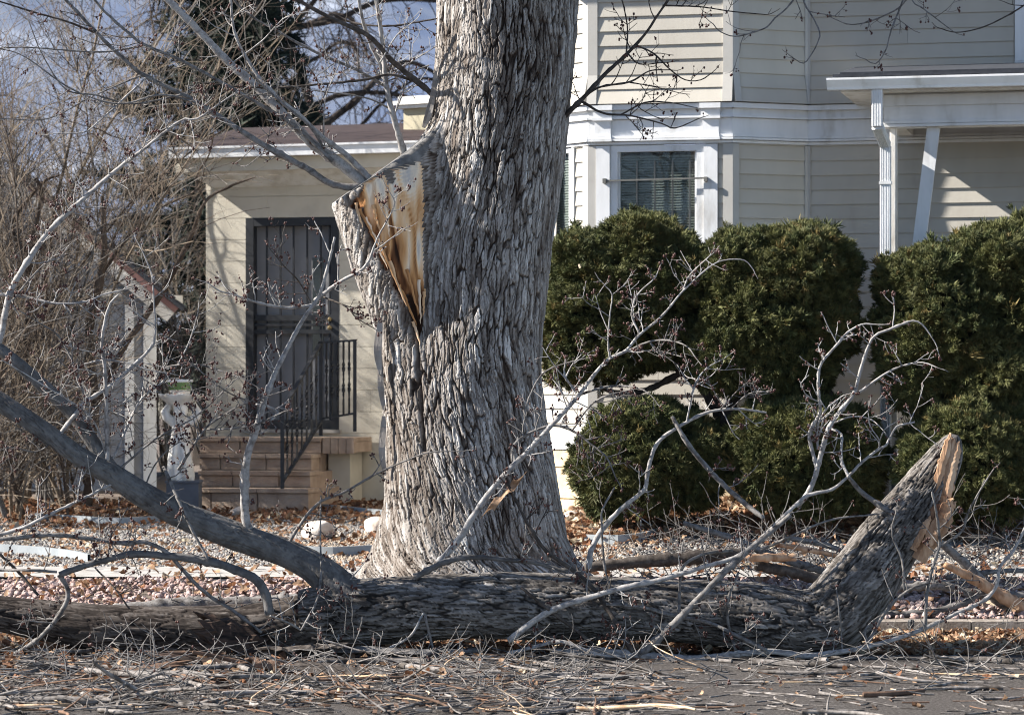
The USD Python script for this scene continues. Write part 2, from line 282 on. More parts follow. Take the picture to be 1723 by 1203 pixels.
# ------------------------------------------------------------------ walls and boards
class Wall:
    """A vertical wall plane from A to B (plan points, left to right as seen from the road)."""
    def __init__(s, A, B):
        s.A, s.B = NP(A, float)[:2], NP(B, float)[:2]; s.L = np.linalg.norm(s.B - s.A); s.t = (s.B - s.A) / s.L; s.n = np.array([s.t[1], -s.t[0]])
    def at(s, u, z, w=0.0): q = s.A + s.t * u + s.n * w; return np.array([q[0], q[1], z])
    def u_of(s, px, w=0.0):
        k = (px - CX) / F; o = s.A + s.n * w                       # (o + u t).x = k (o + u t).y
        return (k * o[1] - o[0]) / (s.t[0] - k * s.t[1])
    def z_of(s, py, u, w=0.0): return HC + (HOR - py) / F * s.at(u, 0, w)[1]
    def panel(s, mb, u0, u1, z0, z1, w0, w1):
        return mb.hexa([s.at(u0, z0, w1), s.at(u1, z0, w1), s.at(u1, z0, w0), s.at(u0, z0, w0), s.at(u0, z1, w1), s.at(u1, z1, w1), s.at(u1, z1, w0), s.at(u0, z1, w0)])
    def lap(s, mb, u0, u1, z0, z1, butt=.016, w0=.001, kick0=0.0, kick1=0.0):
        """One lapped board: thick at its foot, thin at its head."""
        return mb.hexa([s.at(u0, z0, w0 + butt + kick0), s.at(u1, z0, w0 + butt + kick0), s.at(u1, z0, w0), s.at(u0, z0, w0), s.at(u0, z1, w0 + .003 + kick1), s.at(u1, z1, w0 + .003 + kick1), s.at(u1, z1, w0), s.at(u0, z1, w0)])
    def boards(s, part, u0, u1, z0, z1, expo, m, holes=(), name='siding_board', kick=None, butt=.016):
        k = 0; z = z0
        while z < z1 - .01:
            zt = min(z + expo, z1); spans = [(u0, u1)]
            for (a, c, za, zb) in holes:
                if za < z + expo * .6 and zb > z + expo * .4:
                    spans = [x for (p, q) in spans for x in ((p, min(q, a)), (max(p, c), q)) if x[1] - x[0] > .01]
            if expo < .15: spans = [y for (p, q) in spans for y in (((p, p + (q - p) * (.3 + .4 * ((k * 37 % 11) / 11)) - .0012), (p + (q - p) * (.3 + .4 * ((k * 37 % 11) / 11)) + .0012, q)) if q - p > 1.0 and k % 3 == 1 else ((p, q),))]
            k += 1
            for (p, q) in spans:
                mb = MB(); k0, k1 = (kick(z), kick(zt)) if kick else (0, 0)
                s.lap(mb, p, q, z, zt + .002, butt, kick0=k0, kick1=k1); obj(name, mb, m, part)
            z += expo
    def blocks(s, part, u0, u1, z0, z1, h, w, m, holes=(), name='block', joint=.006, proud=.012, rng=None, off=0):
        z, r = z0, off
        while z < z1 - .02:
            zt = min(z + h, z1); spans = [(u0, u1)]
            for (a, c, za, zb) in holes:
                if za < z + h * .6 and zb > z + h * .4: spans = [x for (p, q) in spans for x in ((p, min(q, a)), (max(p, c), q)) if x[1] - x[0] > .02]
            for (p, q) in spans:
                vj = joint * .15 if name == 'block' and h > .15 else joint
                e = [p] + [x for x in np.arange(u0 - (w / 2 if r % 2 else 0), u1 + w, w) if p + .03 < x < q - .03] + [q]
                for a, c in zip(e[:-1], e[1:]):
                    mb = MB(); s.panel(mb, a + vj / 2, c - vj / 2, z + joint / 2, zt - joint / 2, -.03, proud + (rng.uniform(-.0015, .0015) if rng else 0)); obj(name, mb, m, part)
            z += h; r += 1

# ---- the sided house on the right
rng = np.random.default_rng(5)
al = math.radians(13.5)
def frame(o, a): 
    u, w = np.array([math.cos(a), -math.sin(a)]), np.array([-math.sin(a), -math.cos(a)])
    return lambda x, y: NP(o[:2]) + u * x + w * y
OR = P(1232, 600, 24.05); fr = frame(OR, al)
wc = Wall(fr(-1.235, 0), fr(0, 0))                  # centre face of the bay
wr = Wall(fr(0, 0), fr(.58, -.42))                  # right face
wl = Wall(fr(-1.815, -.42), fr(-1.235, 0))          # left face
wm = Wall(fr(.58, -.42), fr(6.5, -.42))             # main wall
ZG = .50
hs = thing('sided_house', fr(0, 0).tolist() + [ZG], 'cream lap-sided house with a white-trimmed bay window and a porch', 'house')
zu = wc.z_of(174.5, wc.u_of(1110)); zf1 = wc.z_of(238, wc.u_of(1110)); zlow = wc.z_of(737, wc.u_of(1000)); zsk = wc.z_of(757, wc.u_of(1000))
EX = .1245
kick = lambda z: .055 * max(0, 1 - max(0, z - zu) / (2 * EX)) if z < zu + 2 * EX else 0
uwl, uwr = wc.u_of(1004), wc.u_of(1208)             # window surround
zwin0 = wc.z_of(470, wc.u_of(1100))
def solid(ws, z0, z1, th=.12):
    mb = MB(); [w.panel(mb, 0, w.L, z0, z1, -th, -.002) for w in ws]; return mb
for wn, (w, ua, ub) in {'l': (wl, .0, wl.L - .06), 'c': (wc, .075, wc.L - .065), 'r': (wr, .055, wr.L - .03), 'm': (wm, .03, 6.0)}.items():
    holes = [(uwl - .005, uwr + .005, zwin0 - .2, zf1 + 1)] if wn == 'c' else [(w.u_of(937), w.u_of(968), zwin0 - .2, zf1 + 1)] if wn == 'l' else []
    mb = MB(); spans = [(0, w.L)]
    if wn == 'c': spans = [(0, uwl + .10), (uwr - .10, w.L)]; w.panel(mb, uwl + .10, uwr - .10, zsk, zwin0 + .02, -.12, -.002)
    if wn == 'l': spans = [(w.u_of(962), w.L), (0, .12)]; w.panel(mb, .12, w.u_of(962), zsk, zwin0 + .02, -.12, -.002)
    for a, c in spans: w.panel(mb, a, c, zsk, zf1 + .03, -.12, -.002)
    w.panel(mb, 0, w.L, zf1 + .03, 5.7, -.12, -.002)
    wall = obj('wall', mb, M['siding'], hs)
    w.boards(wall, ua, ub, zlow, zf1 - (.0 if wn != 'm' else .0), EX, M['siding'], holes)
    w.boards(wall, ua, ub, zu, 5.66, EX, M['siding'], [(wm.u_of(1706), wm.u_of(1960), wm.z_of(108, 2.2), 7)] if wn == 'm' else [], kick=kick)
    # white skirt, foundation stones
    mb = MB(); w.panel(mb, 0, w.L, zsk, zlow - .002, -.06, .03); obj('skirt_board', mb, M['white_paint'], hs)
    mb = MB(); w.panel(mb, 0, w.L, .2, zsk - .003, -.1, .0); fnd = obj('foundation', mb, M['stone_base'], hs)
    if wn != 'm': w.blocks(fnd, 0.01, w.L - .01, .38, zsk - .006, .27, .55, M['stone_base'], name='foundation_stone', joint=.012, proud=.02, rng=rng)
    # entablature
    ex = .004
    prof = [(zu - .115, zu - .004, .012), (zu - .052, zu - .008, .05), (zu - .132, zu - .112, .035), (zf1 + .0, zf1 + .022, .045), (zf1 + .022, zf1 + .05, .03), (zf1 - .03, zf1 - .002, .022)]
    mb = MB(); w.panel(mb, -ex, w.L + ex, zf1 + .052, zu - .134, -.05, .012)
    for i, (a, c, t) in enumerate(prof): w.panel(mb, -t * .42, w.L + (t * .42 if wn in 'lc' else 0), a + .001 * i, c, -.05 - .001 * i, t + .001 * i)
    obj('frieze', mb, M['white_paint'], hs)
# corner boards
def corner(w, u0, u1, w2, v0, v1, z0, z1, kk=None):
    for W, a, c in ((w, u0, u1), (w2, v0, v1)):
        if W is None: continue
        mb = MB(); n = 14
        zs = np.linspace(z0, z1, 2) if not kk else np.array([z0, z0 + EX, z0 + 2 * EX, z1])
        for za, zb in zip(zs[:-1], zs[1:]):
            ka, kb = (kk(za), kk(zb)) if kk else (0, 0)
            mb.hexa([W.at(a, za, .022 + ka), W.at(c, za, .022 + ka), W.at(c, za, -.01), W.at(a, za, -.01), W.at(a, zb, .022 + kb), W.at(c, zb, .022 + kb), W.at(c, zb, -.01), W.at(a, zb, -.01)])
        obj('corner_board', mb, M['siding_trim'], hs)
for z0, z1, kk in ((zlow, zf1 - .032, None), (zu, 5.66, kick)):
    corner(wc, wc.L - .075, wc.L + .009, wr, -.004, .055, z0, z1, kk)
    corner(wc, -.009, .075, wl, wl.L - .06, wl.L + .004, z0, z1, kk)
    corner(wr, wr.L - .03, wr.L - .004, wm, -.0, .03, z0, z1, kk)
# bay windows
def window(w, u0, u1, zt, zb, casing, frame_w, bars):
    """Casings, frame, sill, blind, glass and a security bar."""
    win = MB()
    for a, c in ((u0, u0 + casing), (u1 - casing, u1)): w.panel(win, a, c, zb - .1, zt, -.05, .028)
    wp = obj('window', win, M['white_paint'], hs)
    fm = MB(); a, c = u0 + casing + .002, u1 - casing - .002
    g0, g1, gt = a + frame_w, c - frame_w, zt - frame_w * .85
    w.panel(fm, a, g0, zb, zt, -.06, .012); w.panel(fm, g1, c, zb, zt, -.06, .012); w.panel(fm, g0 - .001, g1 + .001, gt, zt - .001, -.058, .010)
    w.panel(fm, g0, g0 + .018, zb, gt, -.055, -.012); w.panel(fm, g1 - .018, g1, zb, gt, -.055, -.012)
    obj('frame', fm, M['white_paint'], wp)
    gl = MB(); gl.add([w.at(g0, zb, -.035), w.at(g1, zb, -.035), w.at(g1, gt, -.035), w.at(g0, gt, -.035)], [[0, 1, 2, 3]]); obj('pane', gl, M['pane'], wp)
    bl = MB(); z = gt - .03
    while z > zb:
        bl.hexa([w.at(g0 - .05, z - .019, -.044), w.at(g1 + .02, z - .019, -.044), w.at(g1 + .02, z - .018, -.045), w.at(g0 - .05, z - .018, -.045), w.at(g0 - .05, z, -.056), w.at(g1 + .02, z, -.056), w.at(g1 + .02, z + .001, -.057), w.at(g0 - .05, z + .001, -.057)]); z -= .0225
    obj('blind', bl, M['blind'], wp, kind='stuff')
    dk = MB(); w.panel(dk, g0 - .02, g1 + .02, zb - .1, gt + .02, -.16, -.14); obj('dark_room', dk, M['window_dark'], wp)  # near-black sheet standing in for the unlit room behind the blind
    if bars:
        zr = w.z_of(304, w.u_of(1100)); ul, ur = w.u_of(1019), w.u_of(1189)
        br = MB(); br.bar(w.at(ul, zr, .05), w.at(ur, zr + .01, .05), .014); obj('security_rod', br, M['bar_metal'], wp)
        for e in (ul, ur):
            k = MB(); w.panel(k, e - .014, e + .014, zr - .02, zr + .02, .028, .065); obj('rod_bracket', k, M['bar_metal'], wp)
        for px in (1071, 1101, 1131, 1160):
            k = MB(); u = w.u_of(px); k.bar(w.at(u, zb, -.022), w.at(u, gt - .075, -.022), .013); obj('bar', k, M['bar_metal'], wp)
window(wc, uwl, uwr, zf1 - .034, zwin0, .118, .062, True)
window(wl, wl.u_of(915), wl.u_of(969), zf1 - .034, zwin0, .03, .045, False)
# pilaster blocks that break the frieze above the window casings
for a, c in ((uwl - .012, uwl + .128), (uwr - .128, uwr + .012)):
    mb = MB(); wc.panel(mb, a, c, zf1 + .055, zu - .14, .0, .034); wc.panel(mb, a - .015, c + .015, zu - .14, zu - .118, .0, .058); wc.panel(mb, a - .012, c + .012, zu - .117, zu - .054, .0, .045); wc.panel(mb, a - .02, c + .02, zu - .053, zu - .010, .0, .072)
    wc.panel(mb, a - .014, c + .014, zf1 + .001, zf1 + .024, .0, .066); wc.panel(mb, a - .006, c + .006, zf1 + .025, zf1 + .054, .0, .05); obj('pilaster_block', mb, M['white_paint'], hs)
# upper window at the right edge of the main wall
mb = MB(); ua = wm.u_of(1708); wm.panel(mb, ua, ua + .115, wm.z_of(104, ua), 5.6, 0, .035); wm.panel(mb, ua - .002, ua + 1.3, wm.z_of(110, ua), wm.z_of(105, ua), 0, .05); wn2 = obj('window', mb, M['white_paint'], hs)
mb = MB(); wm.panel(mb, ua + .117, ua + 1.2, wm.z_of(103, ua), 5.6, 0, .012); obj('pane', mb, M['dark_glass'], wn2)
# ---- porch
wg = Wall(fr(.58, .80), fr(6.5, .80))               # gutter line
wb = Wall(fr(.58, .55), fr(6.5, .55))               # beam line
ug0 = wg.u_of(1393); ubm = wb.u_of(1487)
zg1 = wg.z_of(134, ug0); zg0 = wg.z_of(153, ug0)
mb = MB(); pr = np.array([(0, 0), (.05, 0), (.075, .03), (.085, .06), (.10, .088), (.10, .1), (0, .1)]) * 1.0
e0, e1 = ug0, 6.4
hg = zg1 - zg0
ring = [(-.02, 0), (.05, 0), (.062, .25), (.085, .55), (.105, .82), (.105, 1.0), (-.02, 1.0)]
for (p, q) in [(ug0, ug0 + .145), (ug0 + .146, e1)]:
    v = [wg.at(p, zg0 + hg * h, w) for (w, h) in ring] + [wg.at(q, zg0 + hg * h, w) for (w, h) in ring]; n = len(ring)
    f = [[i, (i + 1) % n, n + (i + 1) % n] for i in range(n)] + [[i, n + (i + 1) % n, n + i] for i in range(n)] + [[0, i + 1, i] for i in range(1, n - 1)] + [[n, n + i, n + i + 1] for i in range(1, n - 1)]
    mb.add(v, f)
obj('gutter', mb, M['white_paint'], hs)
mb = MB()                                            # porch roof deck with shingle edge
for (w0, w1, za, zb2, ua2) in [(.09, -.02, zg1 + .006, zg1 + .03, ug0 + .05), (.03, -1.0, zg1 + .031, zg1 + .05, ug0 + .10)]:
    mb.hexa([wg.at(ua2, za, w0), wg.at(e1, za, w0), wg.at(e1, za + .16 * (w0 - w1), w1 - .1), wg.at(ua2, za + .16 * (w0 - w1), w1 - .1), wg.at(ua2, zb2, w0), wg.at(e1, zb2, w0), wg.at(e1, zb2 + .16 * (w0 - w1), w1 - .1), wg.at(ua2, zb2 + .16 * (w0 - w1), w1 - .1)])
obj('porch_roof', mb, M['roof_slate'], hs)
mb = MB(); wg.panel(mb, ug0 + .10, e1, zg0 - .012, zg0 + .004, -1.215, -.021); obj('soffit', mb, M['weathered_white'], hs)
zb0 = wb.z_of(215, ubm); zbt = zg0 - .014
mb = MB(); wb.panel(mb, ubm, e1, zb0, zbt, -.16, 0); obj('porch_beam', mb, M['white_paint'], hs)
mb = MB(); wb.panel(mb, ubm - .004, e1, zb0 + .002, zb0 + .022, .001, .022); wb.panel(mb, ubm - .002, e1, zb0 + .028, zb0 + .05, .001, .014); wb.panel(mb, ubm - .004, e1, zbt - .1, zbt - .012, .001, .02); obj('beam_moulding', mb, M['white_paint'], hs)
wx = Wall(wb.at(ubm + .5, 0, -.97), wb.at(ubm + .5, 0, 0.)) 
mb = MB(); mb.hexa([wb.at(ubm + .01, zb0 + .01, -.165), wb.at(ubm + .15, zb0 + .01, -.165), wb.at(ubm + .15, zb0 + .01, -.96), wb.at(ubm + .01, zb0 + .01, -.96), wb.at(ubm + .01, zbt, -.165), wb.at(ubm + .15, zbt, -.165), wb.at(ubm + .15, zbt, -.96), wb.at(ubm + .01, zbt, -.96)]); obj('side_beam', mb, M['weathered_white'], hs)
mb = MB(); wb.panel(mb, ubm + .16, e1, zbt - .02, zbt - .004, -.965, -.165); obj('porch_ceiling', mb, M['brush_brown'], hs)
up0, up1 = wb.u_of(1497, -.05), wb.u_of(1509, -.05)
mb = MB(); wb.panel(mb, up0, up1, .45, zb0 - .002, -.11, -.045); wb.panel(mb, up0 + .012, up1 - .012, .45, zb0 - .003, -.045, -.038); obj('porch_post', mb, M['weathered_white'], hs)
q0, q1 = wb.at(wb.u_of(1571, -.06), zb0 - .003, -.06), wb.at(wb.u_of(1541, -.02), wb.z_of(455, 1.0), -.02)
mb = MB(); mb.bar(q0, q1, .105, .035, up=(wb.n[0], wb.n[1], 0.001)); obj('leaning_board', mb, M['white_paint'], hs)
# downspout: drop, double kick, long fall
def spout(path, wdt=.088, dep=.062):
    mb = MB()
    for p, q in zip(path[:-1], path[1:]):
        p, q = NP(p), NP(q); ax = (q - p) / np.linalg.norm(q - p); r = np.array([wb.t[0], wb.t[1], 0]); r -= ax * r.dot(ax); r /= np.linalg.norm(r); o = np.cross(r, ax); o = o if o[1] < 0 else -o
        pr = [(-1, -1), (1, -1), (1, .8)] + [(x, .8 if i % 2 == 0 else 1.0) for i, x in enumerate(np.linspace(.9, -.9, 13))] + [(-1, .8)]
        v = [p + r * a * wdt / 2 + o * c * dep / 2 for a, c in pr] + [q + r * a * wdt / 2 + o * c * dep / 2 for a, c in pr]; n = len(pr)
        mb.add(v, [[i, (i + 1) % n, n + (i + 1) % n, n + i] for i in range(n)]); mb.add(v[:n], [[0, i, i + 1] for i in range(1, n - 1)]); mb.add(v[n:], [[0, i + 1, i] for i in range(1, n - 1)])
    return mb
u1, u2 = wb.u_of(1476, .26), wb.u_of(1490, .035)
za, zc = wb.z_of(213, u1, .26), wb.z_of(246, u2, .035)
obj('downspout', spout([wb.at(u1, zg0 - .002, .26), wb.at(u1, za, .26), wb.at(u2, zc, .035), wb.at(u2, .52, .035)]), M['white_paint'], hs)
mb = MB(); wb.panel(mb, u2 - .05, u2 + .05, wb.z_of(311, u2), wb.z_of(306, u2), -.0, .072); obj('downspout_strap', mb, M['white_paint'], hs)
# porch floor, its skirt and the dark crawl opening
mb = MB(); wb.panel(mb, ubm - .05, 6.3, .95, 1.05, -.96, .02); obj('porch_floor', mb, M['weathered_white'], hs)
mb = MB(); wb.panel(mb, ubm - .02, ubm + .13, .4, .948, -.14, -.01); obj('porch_pier', mb, M['grey_siding'], hs)
# unseen roof ending the house; low eaves shaped to shade the main wall
mb = MB(); c = [fr(-2.4, .30), fr(6.6, .30), fr(6.6, -7), fr(-2.4, -7)]; mb.hexa([(*x, 5.7) for x in c] + [(*x, 5.84) for x in c]); obj('eaves', mb, M['white_paint'], hs)
cc = np.mean(c, 0); mb = MB(); a0, a1 = fr(0, -3.3), fr(4.4, -3.3)
mb.add([(*x, 5.85) for x in c] + [(*a0, 8.6), (*a1, 8.6)], [[0, 1, 5, 4], [2, 3, 4, 5], [3, 0, 4, 4], [1, 2, 5, 5]]); obj('roof', mb, M['roof_slate'], hs)
mb = MB(); ww = Wall(fr(-2.0, -7), fr(-1.815, -.42)); ww.panel(mb, 0, ww.L, .2, 5.69, -.12, 0); obj('wall', mb, M['siding'], hs)

# ---- the painted block house in the middle
ab = math.radians(13); OB = P(347, 600, 28.3); fb = frame(OB, ab)
wk = Wall(fb(0, 0), fb(3.6, 0)); wkl = Wall(fb(-.02, -6), fb(0, 0))
hb = thing('block_house', [*fb(0, 0), .45], 'low cream painted block house behind the big tree', 'house')
zk = lambda py, px=450, w=0.: wk.z_of(py, wk.u_of(px, w), w)
ud0, ud1, zd0, zd1 = wk.u_of(414), wk.u_of(571), zk(722), zk(367)
ztop = zk(298)
mb = MB(); wk.panel(mb, 0, ud0 - .01, .2, ztop + .3, -.2, 0); wk.panel(mb, ud1 + .01, 3.6, .2, ztop + .3, -.2, 0); wk.panel(mb, ud0 - .01, ud1 + .01, zd1 + .01, ztop + .3, -.2, 0); wk.panel(mb, ud0 - .01, ud1 + .01, .2, zd0 - .01, -.2, 0)
wall = obj('wall', mb, M['block_paint'], hb)
zc0 = zd1 - 11 * .2125
wk.blocks(wall, .0, 3.6, zc0, ztop + .3, .2125, .425, M['block_paint'], [(ud0, ud1, zd0 - .02, zd1)], joint=.005, proud=.010, rng=rng)
mb = MB(); wkl.panel(mb, 0, 6, .2, ztop + .3, -.18, 0); obj('wall', mb, M['block_paint'], hb)
# soffit board, gutter, roof, roof block
wgu = Wall(fb(-.36, .42), fb(3.6, .42))
z0L, z0R = wgu.z_of(268, wgu.u_of(300)), wgu.z_of(258, wgu.u_of(660))
def ramp(W, u0, u1, za, zb, h, w0, w1, mb):
    return mb.hexa([W.at(u0, za, w1), W.at(u1, zb, w1), W.at(u1, zb, w0), W.at(u0, za, w0), W.at(u0, za + h, w1), W.at(u1, zb + h, w1), W.at(u1, zb + h, w0), W.at(u0, za + h, w0)])
uL, uR = wgu.u_of(289), 3.7
sl = (z0R - z0L) / (wgu.u_of(660) - wgu.u_of(300)); zL, zR = z0L + sl * (uL - wgu.u_of(300)), z0L + sl * (uR - wgu.u_of(300))
mb = MB(); ramp(wgu, uL, uR, zL, zR, .085, -.02, .09, mb); ramp(wgu, uL - .012, uR, zL + .086, zR + .086, .02, -.02, .105, mb); obj('gutter', mb, M['white_paint'], hb)
mb = MB(); ramp(wgu, uL + .02, uR, zL - .13, zR - .13, .128, -.05, -.022, mb); obj('fascia', mb, M['block_paint'], hb)
mb = MB(); mb.hexa([wgu.at(uL + .3, zL - .26, -.40), wgu.at(uR, zR - .26, -.40), wgu.at(uR, zR - .26, -.43), wgu.at(uL + .3, zL - .26, -.43), wgu.at(uL + .05, zL - .10, -.052), wgu.at(uR, zR - .10, -.052), wgu.at(uR, zR - .10, -.43), wgu.at(uL + .05, zL - .10, -.43)]); obj('soffit', mb, M['weathered_white'], hb)
mb = MB(); mb.hexa([wgu.at(uL + .04, zL - .02, -.03), wgu.at(uR, zR - .02, -.03), wgu.at(uR, zR + .37, -3.6), wgu.at(uL + .04, zL + .37, -3.6), wgu.at(uL + .04, zL + .10, -.03), wgu.at(uR, zR + .10, -.03), wgu.at(uR, zR + .47, -1.9), wgu.at(uL + .04, zL + .47, -1.9)]); obj('roof', mb, M['roof_brown'], hb)
mb = MB(); mb.bar(P(306, 282, 28.0), P(306, 305, 28.0), .06); obj('downspout', mb, M['weathered_white'], hb)
wt = Wall(P(679, 200, 28.7)[:2], P(790, 200, 28.3)[:2]); mb = MB(); wt.panel(mb, 0, wt.L, 3.9, wt.z_of(183, .1), -.8, 0); rb = obj('roof_block', mb, M['yellow_block'], hb)
mb = MB(); zt = wt.z_of(183, .1); wt.panel(mb, -.05, wt.L + .05, zt, zt + .035, -.85, .05); wt.panel(mb, -.08, wt.L + .08, zt + .036, zt + .075, -.88, .08); wt.panel(mb, -.04, wt.L + .04, zt + .076, zt + .12, -.84, .04); obj('roof_block_cap', mb, M['weathered_white'], rb)
# security door
mb = MB(); dr = -.05
fw = wk.u_of(427) - wk.u_of(414)
wk.panel(mb, ud0, ud0 + fw, zd0, zd1, -.12, .012); wk.panel(mb, ud1 - fw, ud1, zd0, zd1, -.12, .012); wk.panel(mb, ud0 + fw, ud1 - fw, zd1 - fw, zd1, -.12, .011)
door = obj('security_door', mb, M['iron'], hb)
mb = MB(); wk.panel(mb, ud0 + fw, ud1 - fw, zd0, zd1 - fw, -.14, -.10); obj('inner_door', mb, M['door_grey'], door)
mb = MB(); wk.panel(mb, wk.u_of(521), wk.u_of(539), zk(598), zk(434), -.10, -.094); obj('door_pane', mb, M['dark_glass'], door)
for py0, py1 in ((540, 530), (562, 555), (722, 706), (549, 545)):
    mb = MB(); wk.panel(mb, ud0 + fw + .001, ud1 - fw - .001, zk(py0), zk(py1), -.05, -.018); obj('rail', mb, M['iron'], door)
for px in (447, 470, 492, 515, 538, 553):
    mb = MB(); u = wk.u_of(px); wk.panel(mb, u - .008, u + .008, zd0 + .02, zd1 - fw, -.049, -.030); obj('bar', mb, M['iron'], door)
for py in (538, 552):
    mb = MB(); s_ = trimesh.creation.icosphere(2, .022); s_.apply_translation(wk.at(wk.u_of(556), zk(py), .03)); mb.tm(s_); obj('knob', mb, M['brass'], door)
mb = MB(); wk.panel(mb, ud0 - .02, ud1 + .02, zd0 - .035, zd0 - .002, -.1, .05); obj('threshold', mb, M['concrete'], hb)
# ---- block steps
st = thing('block_steps', [*wk.at(.5, 0, .8)[:2], .45], 'four tan block steps up to the security door', 'steps')
zs = [zk(y, 430, w) for y, w in ((847, 1.50), (822, 1.2), (794, .92), (764, .64), (735, .34))]
gl = .44; runs = [1.50, 1.22, .94, .66, -.0]
rights = [520, 523, 525, 541]
for i in range(4):
    w1 = runs[i]; top = [zk(822, 430, 1.5), zk(793, 430, 1.22), zk(764, 430, .94), zk(736, 430, .66)][i]; lowz = [gl - .05, zk(822, 430, 1.5), zk(793, 430, 1.22), zk(764, 430, .94)][i]
    u0_, u1_ = wk.u_of(334, w1), wk.u_of(rights[i], w1)
    mb = MB(); wk.panel(mb, u0_ + .02, u1_ - .02, gl - .1, top - .01, 0.012, w1 - .03); riser = obj('step', mb, M['step_block'], st)
    wdt = .4; e = [u0_] + [x for x in np.arange(u0_ + (.12, .34, .22, .42)[i], u1_, .46) if u0_ + .06 < x < u1_ - .06] + [u1_]
    for a, c in zip(e[:-1], e[1:]):
        mb = MB(); wk.panel(mb, a + .009, c - .009, lowz + .008, top - .046, w1 - .09, w1 - .008); obj('block', mb, M['step_block'], riser)
        mb = MB(); wk.panel(mb, a + .003, c - .003, top - .036, top, (runs[i + 1] if i < 3 else 0.03) - .05, w1 + .022); obj('cap_block', mb, M['step_block'], riser)
top = zk(736, 430, .66); u1_ = wk.u_of(608, .4); ua_ = wk.u_of(542, .66)
mb = MB(); wk.panel(mb, ua_, u1_, top - .14, top - .04, .03, .62); ld = obj('landing', mb, M['step_block'], st)
for k in range(4):
    a = ua_ + (u1_ - ua_) * k / 4; c = ua_ + (u1_ - ua_) * (k + 1) / 4; mb = MB(); wk.panel(mb, a + .003, c - .003, top - .15, top - .001, .59, .655); obj('block', mb, M['step_block'], ld)
    mb = MB(); wk.panel(mb, a + .003, c - .003, top - .037, top - .001, .03, .585); obj('cap_block', mb, M['step_block'], ld)
mb = MB(); wk.panel(mb, ua_, u1_ - .1, gl - .1, top - .15, .03, .45); obj('landing_wall', mb, M['block_paint'], st)
# ---- wrought iron railing
rl = thing('iron_railing', [*wk.at(wk.u_of(475, 1.4), 0, 1.4)[:2], .45], 'black wrought iron stair railing with twisted balusters beside the block steps', 'railing')
p0, p1, p2 = wk.u_of(475, 1.45), wk.u_of(540, .62), wk.u_of(597, .58)
R0b, R0t = wk.at(p0, zk(848, 475, 1.45), 1.45), wk.at(p0, zk(692, 475, 1.45), 1.45)
R1b, R1t = wk.at(p1, zk(733, 540, .62), .62), wk.at(p1, zk(576, 540, .62), .62)
R2b, R2t = wk.at(p2, zk(726, 597, .58), .58), wk.at(p2, zk(573, 597, .58), .58)
for a, c in ((R0b, R0t), (R1b, R1t), (R2b, R2t)):
    mb = MB(); mb.bar(a, c, .034); mb.bar(c, c + [0, 0, .012], .046); obj('post', mb, M['iron'], rl)
def lerp(a, c, t): return a + (c - a) * t
L0, L1, L2 = lerp(R0b, R0t, .24), lerp(R1b, R1t, .16), lerp(R2b, R2t, .2)
for a, c in ((R0t, R1t), (R1t, R2t), (L0, L1), (lerp(R1b, R1t, .18), L2)):
    mb = MB(); mb.bar(a, c, .036, .02); obj('rail', mb, M['iron'], rl)
def baluster(a, c):
    mb = MB(); n = 26; t = np.linspace(0, 1, n); pts = a + (c - a) * t[:, None]; k = 4
    rad = np.where((t > .3) & (t < .42) | (t > .58) & (t < .70), .017, .0105)
    ang = np.cumsum(np.where((t > .2) & (t < .8), .9, 0))
    v = [pts[i] + rad[i] * np.array([math.cos(ang[i] + j * np.pi / 2), math.sin(ang[i] + j * np.pi / 2), 0]) for i in range(n) for j in range(k)]
    f = [[i * k + j, i * k + (j + 1) % k, (i + 1) * k + (j + 1) % k, (i + 1) * k + j] for i in range(n - 1) for j in range(k)]
    mb.add(v, f); obj('baluster', mb, M['iron'], rl)
for k in range(1, 8): baluster(lerp(L0, L1, k / 8), lerp(R0t, R1t, k / 8))
for k in range(1, 6): baluster(lerp(lerp(R1b, R1t, .18), L2, k / 6), lerp(R1t, R2t, k / 6))

# ---- grey gabled house on the left
ag = math.radians(-11); OG = P(262, 600, 31.5); fg = frame(OG, ag)
wf = Wall(fg(-6.5, 0), fg(0, 0)); wsd = Wall(fg(0, 0), fg(0, -6))
hg_ = thing('gabled_house', [*fg(0, 0), .45], 'grey-blue gabled house behind the leafless thicket', 'house')
zf = lambda py, px=250: wf.z_of(py, wf.u_of(px))
ze = zf(512)
gp = [wf.at(0, .2, 0), wf.at(6.5, .2, 0), wf.at(6.5, ze, 0), wf.at(3.25, ze + 2.45, 0), wf.at(0, ze, 0)]
mb = MB(); nb = np.array([-wf.n[0], -wf.n[1], 0]) * .12; v = [g - np.array([wf.n[0], wf.n[1], 0]) * .002 for g in gp]; v2 = [g + nb for g in v]
mb.add(v + v2, [[0, 1, 2], [0, 2, 4], [2, 3, 4], [5, 7, 6], [5, 9, 7], [7, 9, 8]] + [x for i in range(5) for x in ([i, (i + 1) % 5 + 5, (i + 1) % 5], [i, i + 5, (i + 1) % 5 + 5])])
wall = obj('wall', mb, M['grey_siding'], hg_)
z = .45
while z < ze + 2.3:
    if z < ze: a, c = 0, 6.5
    else: k = (z - ze) / 2.45 * 3.25; a, c = k + .08, 6.5 - k - .08
    if c - a > .2: mb = MB(); wf.lap(mb, a, c, z, z + .19, .014); obj('siding_board', mb, M['grey_siding'], wall)
    z += .188
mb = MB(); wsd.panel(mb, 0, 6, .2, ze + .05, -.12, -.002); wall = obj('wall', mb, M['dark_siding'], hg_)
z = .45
while z < ze: mb = MB(); wsd.lap(mb, .06, 6, z, min(z + .19, ze), .014); obj('siding_board', mb, M['dark_siding'], wall); z += .188
